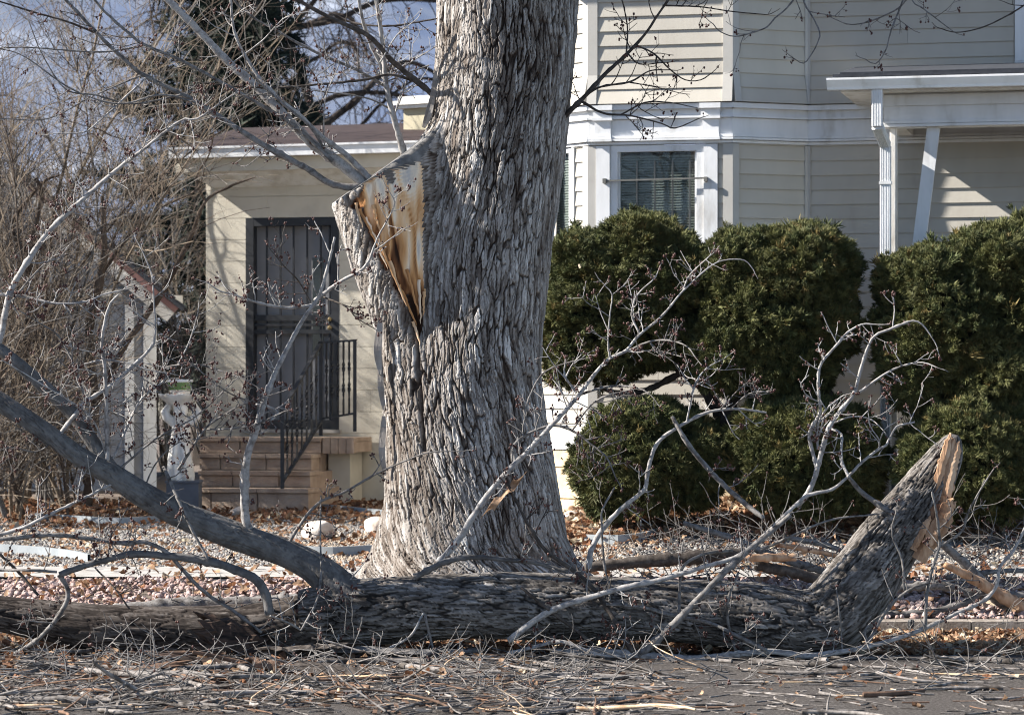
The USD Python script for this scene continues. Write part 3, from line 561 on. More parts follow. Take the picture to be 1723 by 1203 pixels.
for x0, x1 in ((210, 225), (241, 263)):
    mb = MB(); wf.panel(mb, wf.u_of(x0), wf.u_of(x1), .42, ze - .01, .0, .04); obj('corner_board', mb, M['white_paint'], hg_)
mb = MB(); wf.panel(mb, 1.0, wf.u_of(205), zf(500), zf(487), 0, .045); obj('trim_band', mb, M['weathered_white'], hg_)
# bargeboards, roof planes
apex = wf.at(3.25, ze + 2.52, .30); footR = wf.at(wf.u_of(300, .3), zf(520, 300), .30); apx = footR + (P(58, 315, footR[1] + .2) - footR) * 1.0
apex = apx + (apx - footR) * .12; rt = (footR - apex)
mirror = np.array([*(2 * apex[:2] - footR[:2]), footR[2]])
up = np.array([0, 0, 1.])
for ft in (footR, mirror):
    mb = MB(); t = (ft - apex) / np.linalg.norm(ft - apex); nrm = np.array([wf.n[0], wf.n[1], 0]); dn = np.cross(nrm, t); dn = dn if dn[2] < 0 else -dn
    mb.hexa([apex, ft, ft + dn * .20 , apex + dn * .20, apex - nrm * .04, ft - nrm * .04, ft - nrm * .04 + dn * .2, apex - nrm * .04 + dn * .2]); obj('bargeboard', mb, M['weathered_white'], hg_)
    mb = MB(); o = -dn * .07; mb.hexa([apex + nrm * .02, ft + nrm * .02, ft + nrm * .02 - o * .98, apex + nrm * .02 - o * .98, apex - nrm * .03, ft - nrm * .03, ft - nrm * .03 + o * 0, apex - nrm * .03]); obj('red_trim', mb, M['red_trim'], hg_)
    mb = MB(); bk = np.array([*(-wf.n * 6.6), 0]); a, c = apex - dn * .002, ft - dn * .002 + t * .05
    mb.hexa([a + nrm * .04, c + nrm * .04, c + bk, a + bk, a + nrm * .04 - dn * .05, c + nrm * .04 - dn * .05, c + bk - dn * .05, a + bk - dn * .05]); rf = obj('roof', mb, M['roof_slate'], hg_)
    for k in range(16):
        mb = MB(); s0, s1 = k / 16, (k + 1) / 16; x0, x1 = lerp(a, c, s0), lerp(a, c, s1)
        mb.hexa([x0 + nrm * .05 - dn * .051, x1 + nrm * .05 - dn * .051, x1 + bk - dn * .051, x0 + bk - dn * .051, x0 + nrm * .05 - dn * .056, x1 + nrm * .05 - dn * .072, x1 + bk - dn * .072, x0 + bk - dn * .056]); obj('shingle_course', mb, M['roof_slate'], rf)
mb = MB(); wsd.panel(mb, 0.02, 6, ze - .03, ze + .1, 0, .30); obj('eave_box', mb, M['weathered_white'], hg_)
#PART3
# ------------------------------------------------------------------ bark
from scipy.ndimage import gaussian_filter
def cells(a, s, seed):
    """Jittered cells on the unrolled surface (cell units): distance to the border, and two random numbers per cell."""
    ia, is_ = np.floor(a).astype(np.int64), np.floor(s).astype(np.int64); d1 = np.full(a.shape, 9.); d2 = np.full(a.shape, 9.); r1 = np.zeros(a.shape); r2 = np.zeros(a.shape); dv = np.zeros(a.shape)
    def hsh(x, y, k): h = (x * 374761393 + y * 668265263 + (seed * 7 + k) * 1442695) & 0xFFFFFFFF; h = ((h ^ (h >> 13)) * 1274126177) & 0xFFFFFFFF; return ((h ^ (h >> 16)) & 0xFFFFFF) / 16777215.
    for oa in (-1, 0, 1):
        for os_ in (-1, 0, 1):
            ca, cs = ia + oa, is_ + os_; da, ds = ca + hsh(ca, cs, 1) - a, cs + hsh(ca, cs, 2) - s; d = da * da + ds * ds
            near = d < d1; d2 = np.where(near, d1, np.minimum(d2, d)); d1 = np.where(near, d, d1); r1 = np.where(near, hsh(ca, cs, 3), r1); r2 = np.where(near, hsh(ca, cs, 4), r2); dv = np.where(near, ds, dv)
    return np.sqrt(d2) - np.sqrt(d1), r1, r2, dv
def bark_height(th, s, R, seed, ks=1.0, arc=None):
    """Broken overlapping plates; returns relief and tone, both about 0..1, at angle th, length s (m), radius R (m)."""
    q = np.stack([np.cos(th) * R, np.sin(th) * R, s], -1); f = lambda k, z, o: meshkit.fbm(q * [k, k, z] + o, 3, seed + int(o)) - .5
    a = (th * R if arc is None else arc) + .09 * f(4, 1.6, 3) + .034 * f(26, 7, 31) + .014 * f(100, 24, 61); l = s + .10 * f(9, 6, 91) + .05 * f(60, 24, 131)
    e1, t1, u1, v1 = cells(a * 24 * ks, l * 3.1 * ks, seed); e2, t2, u2, v2 = cells(a * 52 * ks + 31, l * 7 * ks, seed + 1); e3, t3, u3, v3 = cells(a * 105 * ks + 7, l * 22 * ks, seed + 2)
    weak = sstep(.42, .60, nz(q * [7, 7, 3.5] + 211, seed)); deep = sstep(.0, .05 + .22 * nz(q * [16, 16, 7] + 251, seed), e1); deep = deep + (1 - deep) * .75 * weak * (u1 > .45); mid = sstep(.0, .16, e2); fine = sstep(0, .2, e3); grain = f(150, 22, 171)
    h = deep * (.40 + .22 * t1 + .10 * v1) + deep * mid * (.16 + .16 * t2 + .10 * v2) + .07 * t3 * fine * deep + .06 * grain
    tone = .10 + deep * (.30 + .20 * (t1 - .5)) + deep * mid * (.20 + .34 * (t2 - .45)) + .15 * (t3 - .5) * fine + .30 * grain
    return np.clip(h, 0, 1), np.clip(tone, 0, 1)

def in_poly(x, y, poly):
    poly = NP(poly, float); ins = np.zeros(x.shape, bool); j = len(poly) - 1
    for i in range(len(poly)):
        (xi, yi), (xj, yj) = poly[i], poly[j]
        ins ^= ((yi > y) != (yj > y)) & (x < (xj - xi) * (y - yi) / (yj - yi + 1e-12) + xi); j = i
    return ins
# ------------------------------------------------------------------ the standing tree
DT = 19.3; SC = DT / F
edges = NP([(-1400, 790, 985), (-400, 745, 980), (0, 734, 972), (100, 732, 967), (200, 727, 958), (300, 716, 946), (400, 706, 932), (500, 690, 922), (560, 670, 914), (640, 652, 912), (700, 649, 920), (760, 651, 929), (800, 649, 935), (850, 644, 941), (900, 628, 950), (935, 612, 965), (960, 596, 990), (985, 570, 1015), (1010, 545, 1030)], float)
zz = HC + (HOR - edges[:, 0]) * SC; o_ = np.argsort(zz)
zs_, Ls, Rs = zz[o_], (edges[o_, 1] - CX) * SC, (edges[o_, 2] - CX) * SC
stree = thing('standing_tree', [(790 - CX) * SC, DT, .2], 'thick rough-barked old tree with a sawn-off leader and a raw torn wound', 'tree')
th = np.concatenate([np.linspace(-math.pi - .35, .35, 620), np.linspace(.35, math.pi - .35, 64)[1:-1]])      # the road side is finest
zg = np.concatenate([np.linspace(.0, 4.6, 1000), np.linspace(4.62, 9.0, 60)])
TH, Z = np.meshgrid(th, zg, indexing='ij'); nz_ = len(zg)
cx, rad = np.interp(Z, zs_, (Ls + Rs) / 2), np.interp(Z, zs_, (Rs - Ls) / 2)
ex, ey = np.cos(TH), np.sin(TH)
flare = np.clip((.95 - Z) / .75, 0, 1) ** 2.2
lob = .5 + .3 * np.cos(TH * 4 + .9) + .2 * np.cos(TH * 7 + 2.2) 
r_main = rad * (1 - flare * .30 * (1 - lob)) * (1 + .03 * np.cos(3 * TH + Z * 1.3))
# the sawn leader: a second stem leaning left
ty = HOR - (Z - HC) / SC
sx = (np.interp(ty, [200, 345, 460, 560, 640, 720], [610, 648, 672, 690, 712, 745]) - CX) * SC
sr = np.interp(ty, [200, 345, 460, 560, 640, 720], [92, 86, 74, 54, 58, 60]) * SC
dx, dy = sx - cx, np.full_like(sx, -.16)
bb = dx * ex + dy * ey; disc = bb ** 2 - (dx ** 2 + dy ** 2 - sr ** 2)
ts = np.where(disc > 0, bb + np.sqrt(np.maximum(disc, 0)), -1.)
pn = np.array([-.566, -.10, .825]); pn /= np.linalg.norm(pn)
p0c = np.array([(640 - CX) * SC, DT - .16, HC + (HOR - 291) * SC])
den = pn[0] * ex + pn[1] * ey; num = pn[0] * (p0c[0] - cx) + pn[1] * (p0c[1] - DT) + pn[2] * (p0c[2] - Z)
tp = np.where(den > .02, num / np.maximum(den, .02), np.where(num > 0, 9., -1.))
cutr = np.minimum(ts, tp)
kk = 14.; wt_ = 1 / (1 + np.exp(-np.clip(disc / .010, -40, 40))); lse = np.log(np.exp(kk * r_main) + np.exp(kk * np.clip(np.minimum(bb + np.sqrt(np.maximum(disc, 0) + 1e-6), tp), 0, 2))) / kk
lse = np.minimum(lse, np.maximum(r_main, np.minimum(bb + np.sqrt(np.maximum(disc, 0)), tp)) + .05); is_cutx = (tp < ts) & (cutr > r_main + .012)
r_soft = r_main + wt_ * np.maximum(lse - r_main, 0); r_un = np.where(is_cutx, r_soft, gaussian_filter(r_soft, (5, 4), mode='nearest'))
is_cut = (tp < ts) & (cutr > r_main + .012)
# the wound where the bark is gone
PX = CX + (cx + r_un * ex) / (DT + r_un * ey) * F; PY = HOR - (Z - HC) / (DT + r_un * ey) * F
wob = (nz(np.stack([PX / 7, PY / 60, PX * 0], -1), 77) - .5) * 60 + (nz(np.stack([PX / 8, PY / 25, PX * 0], -1), 78) - .5) * 30
wound = [(588, 338), (640, 296), (702, 252), (706, 310), (708, 400), (712, 460), (714, 505), (706, 556), (698, 562), (684, 518), (660, 470), (636, 424), (610, 378)]
is_w = in_poly(PX + wob * .16, PY + wob, wound) & (ey < .15) & ~is_cut
rg = gaussian_filter(r_un, (6, 14), mode='nearest'); sl_ = np.sqrt((.5 * (rg[1:] + rg[:-1]) * np.diff(TH, axis=0)) ** 2 + np.diff(rg, axis=0) ** 2); kz_ = 615; arc = np.concatenate([np.zeros((1, nz_)), np.cumsum(sl_, 0)]); arc = arc - arc[619:620]
hh, tn = bark_height(TH, Z, .55, 3, 1.12, arc)
big = meshkit.fbm(np.stack([np.cos(TH) * 2, np.sin(TH) * 2, Z * .8], -1), 3, 9)
disp = .030 * (hh - .55) + .05 * (big - .5)
crack = np.exp(-((PX - np.interp(PY, [520, 560, 640, 700, 800], [690, 698, 704, 708, 716])) / 3.2) ** 2) * (PY > 505) * (PY < 760) * (ey < 0)   # split below the wound
disp = disp - .03 * crack; hh = hh * (1 - .6 * crack)
fib = nz(np.stack([PX / 7, PY / 75, PX * 0], -1), 41)
gro = np.exp(-((PX - np.interp(PY, [300, 400, 480, 560], [640, 655, 676, 700])) / 3.2) ** 2)
lef = np.interp(PY, [330, 380, 430, 480, 560], [590, 612, 640, 668, 704]); edge_l = np.exp(-np.maximum(PX - lef, 0) / 20)
msk = gaussian_filter(is_w.astype(float), (2.5, 5)); is_w0 = is_w
fib2 = nz(np.stack([PX / 6.5, PY / 46, PX * 0], -1), 51)
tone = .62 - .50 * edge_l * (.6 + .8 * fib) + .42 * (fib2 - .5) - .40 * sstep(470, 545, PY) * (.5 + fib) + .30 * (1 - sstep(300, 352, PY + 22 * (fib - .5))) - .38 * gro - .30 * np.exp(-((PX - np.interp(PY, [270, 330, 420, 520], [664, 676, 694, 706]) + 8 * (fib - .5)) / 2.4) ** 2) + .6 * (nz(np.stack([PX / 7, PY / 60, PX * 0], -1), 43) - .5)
rim_ = np.exp(-((msk - .5) / .22) ** 2) * (ey < .2) * (1 - .75 * sstep(0, 18, PX - lef - 30)); tone = tone - .32 * rim_  # wound border darkened in the tone, a painted crevice shade
r = np.where(is_cut, r_un, (1 - msk) * (r_un + disp) + msk * (r_un - .028 + .026 * (fib - .5) + .012 * (nz(np.stack([PX / 6, PY / 40, PX * 0], -1), 47) - .5) - .012 * gro + .02 * (nz(np.stack([PX / 22, PY / 50, PX * 0], -1), 48) - .5)))
V = np.stack([cx + r * ex, DT + r * ey, Z], -1).reshape(-1, 3)
nT, nZ = len(th), len(zg)
i = np.arange(nT)[:, None] * nZ; i2 = ((np.arange(nT) + 1) % nT)[:, None] * nZ; j = np.arange(nZ - 1)[None]
Q = np.stack([i + j, i2 + j, i2 + j + 1, i + j + 1], -1).reshape(-1, 4)
FC, FW = is_cut.reshape(-1)[Q].sum(1) >= 2, is_w.reshape(-1)[Q].sum(1) >= 2
def part_of(sel): 
    q = Q[sel]; u, inv = np.unique(q, return_inverse=True); return (V[u], inv.reshape(-1, 4)), u
flat_h = (tn * (1 - .6 * crack) * (1 - .75 * rim_) + .5 * (big - .5)).reshape(-1)
g, u = part_of(~FC & ~FW); obj('trunk', g, M['bark'], stree, smooth=True, attr={'bark': flat_h[u]})
g, u = part_of(FC); obj('sawn_face', g, M['weathered_cut'], stree, smooth=True)
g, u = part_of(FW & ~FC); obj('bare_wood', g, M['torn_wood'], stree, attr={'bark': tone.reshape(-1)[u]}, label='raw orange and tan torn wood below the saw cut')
WOUND_SPLINTERS = [((604, 352), (640, 430)), ((612, 366), (652, 452)), ((630, 402), (668, 486)), ((650, 440), (682, 516)), ((668, 480), (694, 548)), ((700, 470), (704, 545)), ((712, 490), (712, 532)), ((594, 342), (612, 384)), ((676, 452), (700, 530)), ((640, 330), (650, 400)), ((620, 345), (634, 396)), ((690, 540), (700, 580))]
# loose bark strips standing off the trunk
rng = np.random.default_rng(21)
def bark_strip(pxs, d, w, thick=.012):
    p = crom([P(x, y, d) for x, y in pxs], .03); n = len(p); mb = MB(); t = np.linspace(0, 1, n); ww = w * np.sin(np.pi * np.clip(t * .9 + .08, 0, 1)) ** .6 + .004
    c = [NP(p) + np.stack([sx_ * ww, np.full(n, -.012 + sy_ * thick) + .01 * np.sin(t * 9), 0 * t], -1) for sx_, sy_ in ((-1, -1), (1, -1), (1, 1), (-1, 1))]
    v = np.stack(c, 1).reshape(-1, 3); f = [[i * 4 + j, i * 4 + (j + 1) % 4, i * 4 + 4 + (j + 1) % 4, i * 4 + 4 + j] for i in range(n - 1) for j in range(4)]
    return mb.add(v, f + [[0, 1, 2, 3], [n * 4 - 1, n * 4 - 2, n * 4 - 3, n * 4 - 4]])
for pts, d, w in [([(734, 120), (728, 165), (718, 195), (712, 214)], 19.2, .016), ([(730, 168), (722, 198), (714, 216)], 19.15, .010), ([(640, 540), (636, 590), (640, 630)], 18.95, .022), ([(640, 600), (641, 650), (646, 690)], 18.97, .016),
                  ([(584, 380), (592, 430), (602, 470)], 19.05, .014), ([(646, 700), (643, 760), (648, 800)], 19.0, .018), ([(966, 20), (968, 60), (964, 82)], 19.25, .012)]:
    g = bark_strip(pts, d, w); obj('bark_flap', g, M['bark'], stree, attr={'bark': np.full(g.n, .62)})

def splinter(p, q, w0, w1, t=.02, n=14, seed=0):
    r_ = np.random.default_rng(seed); p, q = NP(p), NP(q); ax = (q - p) / np.linalg.norm(q - p); sd_ = np.cross(ax, [0, 1, 0]); sd_ /= np.linalg.norm(sd_); mb = MB(); tt = np.linspace(0, 1, n)
    w = np.interp(tt, [0, .3, .8, 1], [w0, (w0 + w1) / 2, w1, w1 * .15]) * (1 + .06 * r_.normal(0, 1, n)); c = p + (q - p) * tt[:, None] + sd_ * (.003 * r_.normal(0, 1, n))[:, None]
    v = np.stack([c + sd_ * a * w[:, None] / 2 + np.array([0, bq, 0]) * t for a, bq in ((-1, -.7), (0, -1), (1, -.6), (1, 1), (-1, 1))], 1).reshape(-1, 3); k = 5
    f = [[i * k + j, i * k + (j + 1) % k, i * k + k + (j + 1) % k, i * k + k + j] for i in range(n - 1) for j in range(k)]
    return mb.add(v, f).add(v[:k], [[0, 2, 1], [0, 3, 2], [0, 4, 3]]).add(v[-k:], [[0, 1, 2], [0, 2, 3], [0, 3, 4]])
fr_ok = (ey < .1)
for k, (a_, b_) in enumerate(WOUND_SPLINTERS):                       # fibres lifting off the raw wood
    def surf(px, py):
        q = np.argmin(np.where(fr_ok, (PX - px) ** 2 + (PY - py) ** 2, 1e9)); v = V[q]; return v
    p_, q_ = surf(*a_) - [0, .006, 0], surf(*b_) - [0, .03, 0]
    g = splinter(p_, q_, .022, .012, .006, 12, 900 + k); obj('wood_splinter', g, M['torn_wood'], stree, attr={'bark': np.full(g.n, (.30, .75, .45, .6)[k % 4])})

# ------------------------------------------------------------------ twigs and branches
def branch_path(pts, d0, d1, seed, step=7.0, wob=.05):
    """pts: (x, y, width) in photo pixels; depth goes from d0 to d1 with a slow wander."""
    c = crom(NP(pts, float), step); n = len(c); t = np.linspace(0, 1, n); r_ = np.random.default_rng(seed)
    d = d0 + (d1 - d0) * t + wob * np.sin(t * r_.uniform(3, 7) + r_.uniform(0, 6)) * np.minimum(1, t * 4)
    p = np.stack([(c[:, 0] - CX) / F * d, d, HC + (HOR - c[:, 1]) / F * d], -1)
    kn = .75e-3 * r_.normal(0, 1, (n, 3)) * np.minimum(1, c[:, 2:3] / 4)
    return p + kn, np.maximum(c[:, 2] * d / F / 2 * (1 + .06 * r_.normal(0, 1, n) + .28 * (r_.random(n) < .07)), .0012)
OCT = trimesh.creation.icosphere(0)
def buds(mb, p, rng, n=3, s=.006, spread=.012):
    for _ in range(n):
        c = p + rng.normal(0, spread, 3) * .6; k = s * rng.uniform(.6, 1.35)
        v = OCT.vertices[[0, 1, 2, 3, 4, 5, 6, 7, 8, 9, 10, 11]]; mb.add(v * k * [1, 1, rng.uniform(1, 1.7)] + c, OCT.faces)
def sprig(mb, bm, p0, dirn, L, r0, rng, curl=.9, kids=2, depth=0, nb=1.0):
    n = max(5, int(L / .035)); p = [NP(p0, float)]; d = NP(dirn, float) / np.linalg.norm(dirn); upv = np.array([0, 0, 1.]) + rng.normal(0, .35, 3)
    for k in range(n):
        d = d + upv * curl * .5 / n + rng.normal(0, .11, 3); d /= np.linalg.norm(d); p.append(p[-1] + d * L / n)
    p = NP(p); mb.tube(p, np.linspace(r0, r0 * .55, len(p)), k=4 if r0 < .006 else 5)
    if rng.random() < .55 * nb: buds(bm, p[-1], rng, int(rng.integers(1, 5)), .0062)
    for q in p[2:-1]:
        if rng.random() < .16 * nb: buds(bm, q, rng, 1 + (rng.random() < .4), .0052, .006)
    if depth < 2:
        for _ in range(kids):
            i = int(rng.integers(1, len(p) - 1)); t = p[i + 1] - p[i] if i + 1 < len(p) else d; t = t / np.linalg.norm(t)
            o = rng.normal(0, 1, 3) * [1, .6, 1]; o -= t * o.dot(t); o /= np.linalg.norm(o) + 1e-9
            sprig(mb, bm, p[i], t * .6 + o * .9, L * rng.uniform(.3, .6), r0 * .72, rng, curl, max(0, kids - 1), depth + 1, nb)
def twigs_on(mb, bm, path, rad, rng, per_m, Lr=(.08, .30), t0=.12, curl=.9, kids=2, nb=1.0, rmax=.0042):
    seg = np.linalg.norm(np.diff(path, axis=0), axis=1); tot = seg.sum()
    for _ in range(rng.poisson(per_m * tot)):
        i = int(np.clip(rng.uniform(t0, 1) * (len(path) - 1), 1, len(path) - 2)); t = path[i + 1] - path[i - 1]; t /= np.linalg.norm(t)
        o = rng.normal(0, 1, 3) * [1, .7, 1]; o -= t * o.dot(t); o /= np.linalg.norm(o) + 1e-9
        sprig(mb, bm, path[i], t * rng.uniform(.25, .8) + o, rng.uniform(*Lr), min(rmax, max(.0022, rad[i] * .6)), rng, curl, kids, 0, nb)
THIN = .80
def grow(parent, traces, d_of, seed, mats, per_m=5.0, name='branch', Lr=(.08, .30), kids=2, nb=1.0, curl=.9):
    """One Mesh per traced branch, its fine twigs and buds below it as stuff."""
    for k, tr in enumerate(traces):
        d0, d1 = d_of(k); pts = tr[1]; r_ = np.random.default_rng(seed + k)
        pts = pts * [1, 1, THIN]; p, rd = branch_path(pts, d0, d1, seed + k)
        mb = MB(); mb.tube(p, rd, k=10 if rd.max() > .02 else 6 if rd.max() > .007 else 5, jitter=.05, rng=r_)
        path = obj(name, mb, M[tr[0]], parent, smooth=True)
        tm, bm = MB(), MB(); mult = tr[2] if len(tr) > 2 else 1.0
        twigs_on(tm, bm, p, rd, r_, per_m * mult, Lr, kids=kids, nb=nb, curl=curl)
        if rd[-1] < .005: sprig(tm, bm, p[-1], p[-1] - p[-3], r_.uniform(.05, .12), rd[-1] * .9, r_, .4, 1, 1, nb)
        if tm.n: obj('twigs', tm, M[tr[0]] if tr[0] != 'smooth_limb' else M['grey_branch'], path, kind='stuff', smooth=True)
        if bm.n: obj('buds', bm, M['bud'], path, kind='stuff')
def T(m, s, w, mult=1.0):
    """s: 'x,y x,y ...'; w: widths spread along it."""
    xy = NP([[float(a) for a in q.split(',')] for q in s.split()]); l = np.concatenate([[0], np.cumsum(np.linalg.norm(np.diff(xy, axis=0), axis=1))]); l /= l[-1]
    ws = np.interp(l, np.linspace(0, 1, len(w)), w); return (m, np.column_stack([xy, ws]), mult)
PB, GB, DB, SL = 'pale_branch', 'grey_branch', 'dark_branch', 'smooth_limb'
sprouts = [
 T(PB, '618,312 573,276 530,246 496,213 430,146 382,103 332,50 282,0 232,-50', [24, 20, 16, 12], .5),
 T(PB, '622,300 580,259 540,229 506,196 463,160 430,123 397,62 388,0 384,-40', [13, 9, 7, 5], 1),
 T(GB, '606,318 556,309 520,286 483,266 430,236 332,173 293,153 239,125 193,86 160,53 110,0 80,-30', [15, 12, 9, 6], .8),
 T(GB, '560,272 496,213 430,172 349,126 296,98 243,76 213,53 176,20 150,-12', [9, 8, 7, 5], .8),
 T(PB, '681,262 663,200 650,143 643,67 633,0 626,-40', [14, 11, 9, 7], .9),
 T(PB, '650,150 640,110 623,73 610,33 600,-20', [9, 8, 6], .9),
 T(DB, '732,162 696,133 663,106 636,76 616,58 573,38 530,17 490,-6', [13, 11, 9, 7], .6),
 T(DB, '694,136 656,126 610,135 530,143 463,148 400,146 340,140', [6, 5, 4, 3], .9),
 T(GB, '646,144 596,116 546,95 496,70 463,50 430,33 400,8 385,-15', [7, 6, 5, 4], 1),
 T(GB, '657,184 630,170 596,161 530,153 480,143', [4, 3, 2], 1),
 T(GB, '545,250 520,212 470,170 420,120 410,90', [6, 5, 3], 1),
 T(PB, '548,270 545,220 548,165 570,110', [3, 3, 2], 1),
 T(GB, '332,173 270,160 200,175 120,150 40,95 -10,80', [5, 4, 3, 2], .9),
 T(GB, '305,160 225,175 160,160 110,150 70,90 50,40', [5, 4, 3, 2], .8),
 T(GB, '240,78 170,88 100,84 40,80 -10,82', [4, 4, 3, 3], .6),
 T(DB, '160,55 110,36 60,22 15,8 -10,0', [5, 4, 4, 3], .5),
 T(GB, '236,128 200,143 150,165 80,200 0,200', [4, 3, 3, 2], .7),
 T(PB, '245,132 210,165 160,210 140,223 90,225', [4, 4, 3, 2], .6),
 T(PB, '393,105 440,70 480,30 520,20', [3, 3, 2], 1), T(PB, '640,105 668,60 700,34', [4, 3, 2], 1), T(PB, '645,128 690,105 735,78', [4, 3, 2], .8),
 T(DB, '560,24 600,40 660,44 735,32', [4, 4, 3], .8), T(GB, '722,110 690,122 650,138', [3, 3, 3], .5), T(PB, '665,190 680,150 690,100 688,50', [4, 3, 2], 1),
 T(DB, '950,196 986,160 1020,123 1056,90 1086,57 1106,27 1123,3 1140,-22', [11, 9, 7, 5, 4], .5),
 T(DB, '986,160 1013,146 1060,138 1093,120 1126,118', [5, 4, 2], 1), T(DB, '1058,139 1099,146 1143,157', [3, 2, 2], .8),
 T(DB, '1070,77 1099,90 1126,116 1153,135 1179,135 1198,123', [4, 3, 2], 1), T(DB, '978,171 1016,191 1060,195 1113,208 1136,216 1176,200', [6, 4, 3, 2], .8),
 T(DB, '1046,193 1086,173 1126,173 1163,180', [4, 3, 2], .8), T(DB, '1054,90 1056,50 1050,13 1043,-10', [4, 3, 3], .7), T(DB, '1115,10 1176,12 1232,20 1287,25', [4, 3, 2], 1), T(DB, '1056,90 1076,108 1116,106', [4, 3, 2], 1)]
sd = [19.15, 19.1, 19.0, 19.0, 19.35, 19.35, 19.2, 19.2, 19.35, 19.3, 19.0, 19.05] + [18.7] * 6 + [19.0] * 2 + [19.3] * 4 + [19.2] + [19.1] * 8
grow(stree, sprouts, lambda k: (sd[k], sd[k] - (.35 if k < 18 else .1)), 100, None, 7.5, 'sprout_branch', (.08, .28), 2, .55, .8)
hang = [
 T(GB, '1560,-160 1540,-60 1523,3 1476,32 1433,42 1403,32', [9, 6, 4, 3, 2], .9), T(GB, '1545,-70 1520,0 1500,50 1490,86 1473,108 1456,100', [5, 4, 3, 2], .9),
 T(DB, '1800,-160 1760,-20 1722,10 1689,30 1649,48 1609,55 1578,47', [9, 6, 4, 3, 2], .8), T(GB, '1540,-40 1534,0 1549,12 1573,30 1603,53', [4, 3, 3, 2], .8),
 T(GB, '1370,-160 1352,-40 1353,4 1366,27 1379,54 1377,69 1366,91 1352,107 1333,97', [8, 5, 4, 3, 2], .9), T(GB, '1360,-100 1345,-20 1325,13 1304,31 1291,46 1267,55 1237,62 1212,54 1200,41', [6, 4, 3, 2], .9),
 T(DB, '930,-420 1080,-330 1250,-230 1400,-180 1580,-180 1820,-170 2000,-190', [44, 32, 24, 18, 14], .5), T(DB, '1240,-236 1330,-250 1460,-330 1600,-420', [18, 12, 8], .5)]
grow(stree, hang, lambda k: (19.3, 19.3 - .1 * k), 300, None, 4.0, 'crown_branch', (.08, .26), 2, .6, .5)
# limbs of the crown above the picture, for its shade
rng = np.random.default_rng(77)
def limb(p0, d0, L, r0, lvl, out):
    n = max(6, int(L / .22)); p = [NP(p0, float)]; d = NP(d0, float)
    for k in range(n): d = d + rng.normal(0, .13, 3) + [0, 0, .03]; d /= np.linalg.norm(d); p.append(p[-1] + d * L / n)
    p = NP(p); out.tube(p, np.linspace(r0, r0 * .35, len(p)), k=7 if lvl < 1 else 4)
    if lvl < 3:
        for _ in range((7, 5, 4)[lvl]):
            i = int(rng.integers(n // 4, n)); o = rng.normal(0, 1, 3); o /= np.linalg.norm(o); limb(p[i], d * .6 + o * .8, L * rng.uniform(.35, .6), r0 * .4, lvl + 1, out)
for az, el, zz0 in [(-.35, .6, 6.8), (.5, .9, 7.6), (1.6, 1.2, 8.8), (-.9, 1.0, 8.5)]:
    mb = MB(); limb((np.interp(zz0, zs_, (Ls + Rs) / 2), DT, zz0), (math.cos(az) * math.cos(el), math.sin(az) * math.cos(el), math.sin(el)), 4.2, .16, 0, mb); obj('crown_limb', mb, M['grey_branch'], stree, smooth=True)

# ------------------------------------------------------------------ the fallen limb
def rough_log(pts, d_of, seed, amp, nk=150, step=2.2, flat_end=(True, True), ks=1.35):
    """A log along traced centre points (x, y, width) with real bark relief."""
    c = crom(NP(pts, float), step); n = len(c); d = d_of(c[:, 0], c[:, 1])
    p = np.stack([(c[:, 0] - CX) / F * d, d, HC + (HOR - c[:, 1]) / F * d], -1); R_ = c[:, 2] / F * d / 2
    k9 = np.ones(9) / 9; pp = np.pad(p, ((4, 4), (0, 0)), 'edge'); ps = np.stack([np.convolve(pp[:, i], k9, 'valid') for i in range(3)], -1)
    t = np.gradient(ps, axis=0); t /= np.linalg.norm(t, axis=1)[:, None]
    a = np.cross(t, [0, 1., 0]); a /= np.linalg.norm(a, axis=1)[:, None]; b_ = np.cross(t, a)
    s = np.concatenate([[0], np.cumsum(np.linalg.norm(np.diff(p, axis=0), axis=1))])
    th_ = np.linspace(0, 2 * np.pi, nk, endpoint=False); TT, SS = np.meshgrid(th_, s, indexing='xy')
    h, tone_ = bark_height(TT, SS, float(R_.mean()), seed, ks); bg = meshkit.fbm(np.stack([np.cos(TT), np.sin(TT), SS * 3], -1), 3, seed + 40)
    rr = R_[:, None] * (1 + .13 * (bg - .5)) + amp * (h - .5)
    v = p[:, None] + rr[..., None] * (np.cos(TT)[..., None] * a[:, None] + np.sin(TT)[..., None] * b_[:, None])
    i = np.arange(n - 1)[:, None] * nk; j = np.arange(nk)[None]; j2 = (j + 1) % nk
    f = np.stack([i + j, i + nk + j, i + nk + j2, i + j2], -1).reshape(-1, 4); f = np.vstack([f[:, [0, 1, 2]], f[:, [0, 2, 3]]])
    v = np.vstack([v.reshape(-1, 3), p[0], p[-1]]); jj = np.arange(nk); m = n * nk
    f = np.vstack([f, np.stack([np.full(nk, m), jj, (jj + 1) % nk], 1), np.stack([np.full(nk, m + 1), m - nk + (jj + 1) % nk, m - nk + jj], 1)])
    return (v, f), np.concatenate([(tone_ + .3 * (bg - .5)).reshape(-1), [.3, .3]])
DL = 17.35
fl = thing('fallen_limb', P(860, 1095, DL), 'huge fallen limb with an upturned broken end lying along the kerb', 'fallen branch')
g, h = rough_log([(505, 1036, 84), (560, 1032, 100), (640, 1027, 108), (740, 1020, 108), (860, 1018, 110), (980, 1022, 104), (1100, 1026, 102), (1200, 1032, 106), (1290, 1040, 112), (1350, 1050, 116), (1392, 1044, 122), (1422, 1016, 122), (1450, 978, 116), (1480, 933, 108), (1512, 888, 100), (1545, 842, 88), (1574, 798, 70), (1594, 762, 52), (1604, 738, 26), (1606, 731, 8)], lambda x, y: DL + 0 * x + .12 * sstep(1400, 1600, x), 61, .017, 200, 1.8)
obj('log', g, M['log_bark'], fl, smooth=True, attr={'bark': h})
